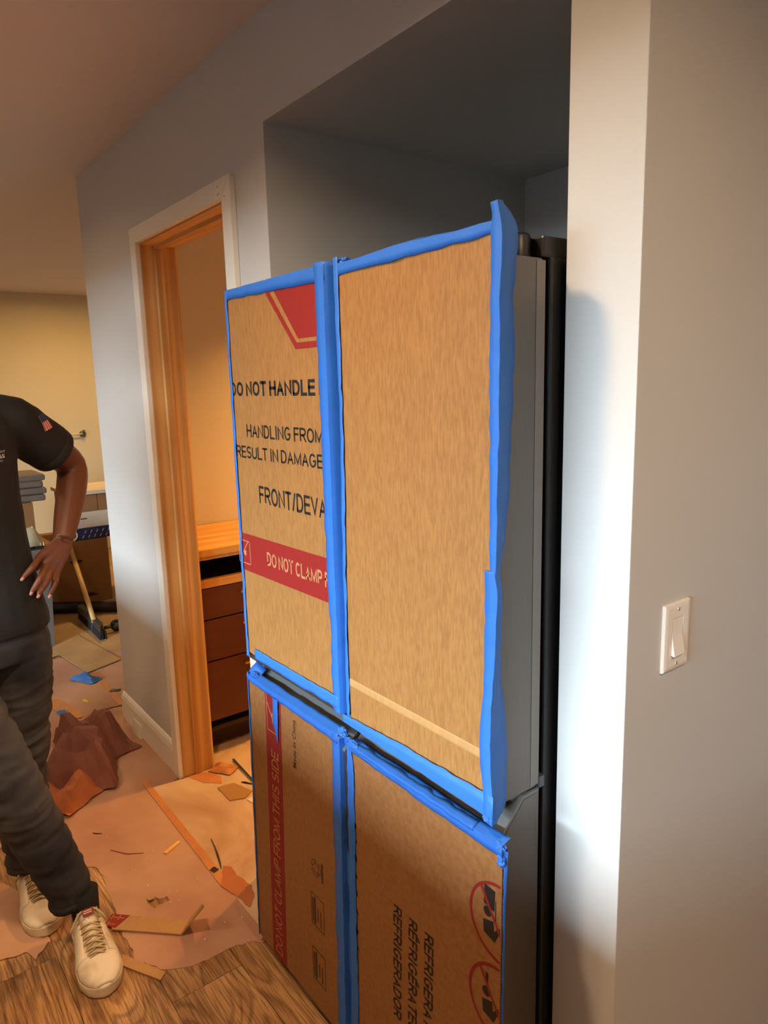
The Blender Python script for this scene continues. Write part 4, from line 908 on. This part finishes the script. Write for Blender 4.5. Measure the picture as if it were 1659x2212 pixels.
for s in (0, 1):
    for F in FING:
        tp = Vector(F[3]); pr = Vector(F[2]); d = (tp - pr).normalized()
        o_ = Vector((0.55, 0.35, 0.25)); o_ = (o_ - d * o_.dot(d)).normalized(); sd = d.cross(o_)
        bm = bmesh.new(); bmesh.ops.create_icosphere(bm, subdivisions=2, radius=1.0)
        c = tp - d * 0.001 + o_ * 0.0045
        for vv in bm.verts:
            q = c + d * vv.co.x * 0.0068 + sd * vv.co.y * 0.0052 + o_ * vv.co.z * 0.0022
            vv.co = q if s == 0 else Vector((q.x, 2 * MID - q.y, q.z))
        par(bm_obj('fingernail', bm, M_nail, None, True), person)
for s in (-1, 1):
    bm = bmesh.new(); blob(bm, (-2.181, MID + s * 0.031, 1.745), (0.0085, 0.0115, 0.0062)); e_ = par(bm_obj('eye', bm, M_white, None, True), person)
    bm = bmesh.new(); blob(bm, (-2.173, MID + s * 0.031, 1.745), (0.0028, 0.0058, 0.0058)); bm_obj('pupil', bm, M_ink, e_, True)
def build_hair(bm):
    ring_loft(bm, [(1.70, -2.315, MID, 0.066, 0.070), (1.75, -2.30, MID, 0.083, 0.082), (1.79, -2.285, MID, 0.095, 0.083), (1.83, -2.28, MID, 0.092, 0.074), (1.86, -2.282, MID, 0.068, 0.054), (1.872, -2.285, MID, 0.03, 0.025)], e=2.1)
par(remeshed('hair', build_hair, M_hair, 0.008, 3), person)
# shirt
SLV = [(-2.305, 0.335, 1.492), (-2.315, 0.395, 1.487), (-2.345, 0.455, 1.443), (-2.372, 0.498, 1.410), (-2.384, 0.516, 1.396)]
SLV_R = [0.078, 0.078, 0.076, 0.0735, 0.073]
def build_shirt(bm):
    ring_loft(bm, [(0.885, -2.30, MID + 0.005, 0.142, 0.222), (0.92, -2.30, MID + 0.004, 0.142, 0.224), (0.98, -2.30, MID, 0.138, 0.218), (1.06, -2.30, MID, 0.132, 0.205), (1.15, -2.30, MID, 0.128, 0.197), (1.25, -2.30, MID, 0.130, 0.193), (1.35, -2.30, MID, 0.134, 0.192), (1.43, -2.30, MID, 0.130, 0.198), (1.49, -2.30, MID, 0.116, 0.200), (1.535, -2.30, MID, 0.098, 0.172), (1.565, -2.298, MID, 0.08, 0.125), (1.59, -2.295, MID, 0.066, 0.085), (1.605, -2.292, MID, 0.062, 0.068)])
    for fl in ((lambda p: list(p)), mir):
        smooth_tube(bm, fl(SLV), SLV_R, seg=20)
def wr_shirt(me):
    NR = [vv.normal.copy() for vv in me.vertices]
    for vv in me.vertices:
        p = vv.co; a = noise.noise(Vector((p.x * 9, p.y * 9, p.z * 5))); b = 1 - abs(noise.noise(Vector((p.x * 7 + p.z * 6, p.y * 10 - p.z * 5, p.z * 4 + 7))))
        vv.co = p + NR[vv.index] * (0.004 * a + 0.008 * (b - 0.75))
shirt = remeshed('shirt', build_shirt, M_shirt, 0.006, 5, disp=wr_shirt); par(shirt, person)
bm = bmesh.new(); tube_bm(bm, [SLV[3], SLV[4], (-2.388, 0.522, 1.391)], [0.0755, 0.0752, 0.074], 28); par(bm_obj('sleeve_hem', bm, M_shirt, None, True), person)
# print on the chest and flag patch on the sleeve, laid onto the cloth
bvh = BVHTree.FromPolygons([v.co for v in shirt.data.vertices], [p.vertices for p in shirt.data.polygons])
def drape(o, d, off=0.0012):
    d = Vector(d).normalized()
    for vv in o.data.vertices:
        hit = bvh.ray_cast(vv.co - d * 0.5, d)
        if hit[0] is not None: vv.co = hit[0] - d * off
    par(o, person); return o
drape(text('chest_print', 'OPMENT', (-2.0, 0.322, 1.4095), (0, 1, 0), (0, 0, 1), 0.037, 0.006, M_white), (-1, 0, 0))
drape(text('chest_print', '365', (-2.0, 0.331, 1.3945), (0, 1, 0), (0, 0, 1), 0.025, 0.010, M_white, None, 0.02), (-1, 0, 0))
drape(text('chest_print', '.COM', (-2.0, 0.331, 1.385), (0, 1, 0), (0, 0, 1), 0.018, 0.004, M_white), (-1, 0, 0))
fd = Vector((-0.80, -0.50, -0.33)).normalized()
fu = Vector((-0.10, -0.45, 0.88)); fu = (fu - fd * fu.dot(fd)).normalized(); fs = fd.cross(fu) * -1
fc = Vector((-2.26, 0.500, 1.494))
def flag_quad(name, u0, u1, w0, w1, m, off):
    v = []; n = 4
    for i in range(n + 1):
        for j in range(n + 1):
            v.append(fc + fs * (u0 + (u1 - u0) * i / n) + fu * (w0 + (w1 - w0) * j / n))
    f = [(i * 5 + j, i * 5 + j + 1, i * 5 + j + 6, i * 5 + j + 5) for i in range(n) for j in range(n)]
    return drape(pydata(name, v, f, m), fd, off)
M_flagb = mat('flag blue', lin(50, 54, 96), 0.8); M_flagr = mat('flag red', lin(196, 70, 60), 0.8); M_flagw = mat('flag white', lin(226, 200, 186), 0.8)
flag_quad('flag_patch', -0.017, 0.017, -0.024, 0.024, M_flagw, 0.0014)
flag_quad('flag_canton', -0.017, 0.017, 0.002, 0.024, M_flagb, 0.0022)
for k in range(4): flag_quad('flag_stripe', -0.017 + k * 0.0097, -0.0125 + k * 0.0097, -0.024, 0.002, M_flagr, 0.0022)
# jeans
def build_jeans(bm):
    ring_loft(bm, [(0.80, -2.295, MID, 0.12, 0.205), (0.86, -2.295, MID, 0.128, 0.212), (0.92, -2.298, MID, 0.126, 0.206), (0.97, -2.30, MID, 0.118, 0.196)])
    smooth_tube(bm, LEG_L, [0.100, 0.100, 0.086, 0.076, 0.071, 0.064, 0.060], seg=18)
    smooth_tube(bm, LEG_R, [0.100, 0.099, 0.088, 0.079, 0.071, 0.062, 0.058], seg=18)
def wr_jeans(me):
    NR = [vv.normal.copy() for vv in me.vertices]
    for vv in me.vertices:
        p = vv.co; low = max(0.0, min(1.0, (0.95 - p.z) / 0.3))
        q = Vector((p.x * 5 + p.z * 4, p.y * 6 - p.z * 7, p.z * 17))
        c = 1 - abs(noise.noise(q)) * 2.2; c2 = 1 - abs(noise.noise(q * 2.1 + Vector((4, 8, 1)))) * 2
        vv.co = p + NR[vv.index] * low * (0.0075 * c + 0.0035 * c2 - 0.003)
jeans = remeshed('jeans', build_jeans, M_jean, 0.006, 5, disp=wr_jeans); par(jeans, person)
jb = BVHTree.FromPolygons([v.co for v in jeans.data.vertices], [p.vertices for p in jeans.data.polygons])
for L in (LEG_L, LEG_R):
    a, b = Vector(L[-1]), Vector(L[-2]); d = (b - a).normalized()
    par(tube('trouser_hem', [a - d * 0.004, a + d * 0.018], 0.0615 if L is LEG_L else 0.0595, M_jean, seg=28), person)
# sneakers
def sneaker(heel, ang):
    T_ = Matrix.Translation(Vector((heel[0], heel[1], 0.0045))) @ Matrix.Rotation(ang, 4, 'Z')
    grp = empty('sneaker', PE); par(grp, person); grp.location = (0, 0, 0); grp.matrix_parent_inverse = Matrix.Identity(4)
    def put(o):
        o.data.transform(T_); o.parent = grp; o.matrix_parent_inverse = Matrix.Translation(-PE); return o
    Ln = 0.305
    def hw(t):   # half width of the outline
        pts = [(0, 0.012), (0.03, 0.026), (0.12, 0.036), (0.3, 0.037), (0.5, 0.043), (0.68, 0.0505), (0.82, 0.049), (0.92, 0.038), (0.97, 0.024), (1, 0.006)]
        for (a, x), (b, y) in zip(pts, pts[1:]):
            if t <= b: s = (t - a) / (b - a); return (x + (y - x) * s) * 1.12
        return 0.006
    ts = [0, .01, .03, .07, .12, .2, .3, .4, .5, .6, .68, .75, .82, .88, .92, .95, .97, .985, 1]
    # sole
    bm = bmesh.new(); L = []
    for z, k in ((0, 0.95), (0.004, 1.0), (0.026, 1.03), (0.029, 1.0)):
        L.append([bm.verts.new((t * Ln, s * hw(t) * k, z)) for s in (1, -1) for t in (ts if s == 1 else ts[::-1])])
    n = len(L[0])
    for a, b in zip(L, L[1:]):
        for k in range(n): bm.faces.new((a[k], a[(k + 1) % n], b[(k + 1) % n], b[k]))
    bm.faces.new(L[0][::-1]); bm.faces.new(L[-1])
    put(bm_obj('sole', bm, M_sole, None, True))
    # upper
    H_ = [(0, 0.080), (0.05, 0.088), (0.15, 0.092), (0.26, 0.100), (0.34, 0.104), (0.42, 0.096), (0.5, 0.086), (0.6, 0.072), (0.68, 0.063), (0.78, 0.055), (0.87, 0.049), (0.93, 0.043), (0.97, 0.036), (0.995, 0.030)]
    def hh(t):
        for (a, x), (b, y) in zip(H_, H_[1:]):
            if t <= b: s = max(0, (t - a) / (b - a)); return x + (y - x) * s
        return 0.030
    def shell(bm, t0, t1, nn, kw, dz, a0=0, a1=180, m=14):
        R = []
        for i in range(nn + 1):
            t = t0 + (t1 - t0) * i / nn; w_, h = hw(t) * kw, hh(t) + dz
            e = 0.62 if t < 0.45 else 0.75
            row = []
            for k in range(m + 1):
                th = math.radians(a0 + (a1 - a0) * k / m)
                row.append(bm.verts.new((t * Ln, w_ * math.copysign(abs(math.cos(th)) ** 0.8, math.cos(th)), 0.027 + (h - 0.027) * abs(math.sin(th)) ** e)))
            R.append(row)
        for a, b in zip(R, R[1:]):
            for k in range(m): bm.faces.new((a[k], a[k + 1], b[k + 1], b[k]))
        return R
    bm = bmesh.new(); shell(bm, 0.005, 0.995, 34, 0.97, 0); put(bm_obj('upper', bm, M_shoe, None, True))
    bm = bmesh.new(); shell(bm, 0.70, 0.985, 16, 0.99, 0.003); o = bm_obj('toe_cap', bm, M_shoe, None, True); sd = o.modifiers.new('t', 'SOLIDIFY'); sd.thickness = 0.003; put(o)
    bm = bmesh.new(); shell(bm, 0.30, 0.70, 14, 1.0, 0.003, 0, 62, 6); shell(bm, 0.30, 0.70, 14, 1.0, 0.003, 118, 180, 6); o = bm_obj('eyelet_panel', bm, M_shoe, None, True)
    sd = o.modifiers.new('t', 'SOLIDIFY'); sd.thickness = 0.002; put(o)
    # tongue
    bm = bmesh.new(); R = []
    for t, z, w_ in ((0.66, 0.066, 0.020), (0.55, 0.084, 0.023), (0.45, 0.100, 0.025), (0.38, 0.113, 0.027), (0.325, 0.126, 0.029), (0.295, 0.136, 0.027), (0.285, 0.140, 0.020)):
        R.append([bm.verts.new((t * Ln - abs(s) ** 2 * 0.012, s * w_, z - abs(s) ** 2 * 0.007)) for s in (-1, -.6, -.2, .2, .6, 1)])
    for a, b in zip(R, R[1:]):
        for k in range(5): bm.faces.new((a[k], a[k + 1], b[k + 1], b[k]))
    o = bm_obj('tongue', bm, M_shoe, None, True); sd = o.modifiers.new('t', 'SOLIDIFY'); sd.thickness = 0.007; put(o)
    # label on the tongue
    def tong(t, s, off):
        a, b = (0.38, 0.113), (0.325, 0.126); k = (a[0] - t) / (a[0] - b[0]); z = a[1] + (b[1] - a[1]) * k
        return (t * Ln + 0.004 + off, s, z + 0.003 + off)
    o = pydata('tongue_label', [tong(0.385, -0.015, 0.0015), tong(0.385, 0.015, 0.0015), tong(0.335, 0.015, 0.0015), tong(0.335, -0.015, 0.0015)], [(0, 1, 2, 3)], M_red); put(o)
    for k in range(2):
        t = 0.352 + 0.014 * k
        put(pydata('label_line', [tong(t, -0.012, 0.002), tong(t, 0.010, 0.002), tong(t - 0.005, 0.010, 0.002), tong(t - 0.005, -0.012, 0.002)], [(0, 1, 2, 3)], M_shoe))
    # laces: crossing bars over the tongue
    ez = lambda t: hh(t) - 0.004
    for i in range(7):
        t = 0.37 + i * 0.052; z = hh(t)
        for s in (-1, 1):
            t2 = t + 0.045; z2 = hh(t2)
            bm = bmesh.new()
            tube_bm(bm, [(t * Ln, -s * 0.030, z - 0.010), (t * Ln + 0.004, -s * 0.018, z + 0.003), ((t + t2) / 2 * Ln, 0, (z + z2) / 2 + 0.0075 + s * 0.0014), (t2 * Ln - 0.004, s * 0.018, z2 + 0.003), (t2 * Ln, s * 0.030, z2 - 0.010)], [(0.0018, 0.0044)] * 5, 8)
            put(bm_obj('lace', bm, M_lace, None, True))
    for pts in ([(0.33 * Ln, 0.004, 0.122), (0.36 * Ln, 0.022, 0.119), (0.40 * Ln, 0.036, 0.104), (0.43 * Ln, 0.044, 0.088)], [(0.33 * Ln, -0.004, 0.122), (0.355 * Ln, -0.024, 0.120), (0.40 * Ln, -0.042, 0.100), (0.43 * Ln, -0.052, 0.092)], [(0.34 * Ln, 0.026, 0.114), (0.33 * Ln, 0.0, 0.126), (0.34 * Ln, -0.026, 0.114)]):
        bm = bmesh.new(); tube_bm(bm, pts, 0.0034, 8); put(bm_obj('lace', bm, M_lace, None, True))
    # ankle sock
    bm = bmesh.new(); tube_bm(bm, [(0.068, 0, 0.075), (0.068, 0, 0.10), (0.066, 0, 0.16)], [0.036, 0.038, 0.040], 20); put(bm_obj('sock', bm, M_sock, None, True))
    bm = bmesh.new(); tube_bm(bm, [(0.004, 0, 0.03), (-0.001, 0, 0.06), (0.003, 0, 0.088)], [(0.006, 0.020), (0.006, 0.022), (0.006, 0.020)], 10); put(bm_obj('heel_tab', bm, M_shoe, None, True))
    return grp
sneaker((-2.050, 0.392), math.radians(-4.5))
sneaker((-2.378, 0.308), math.radians(-2.0))
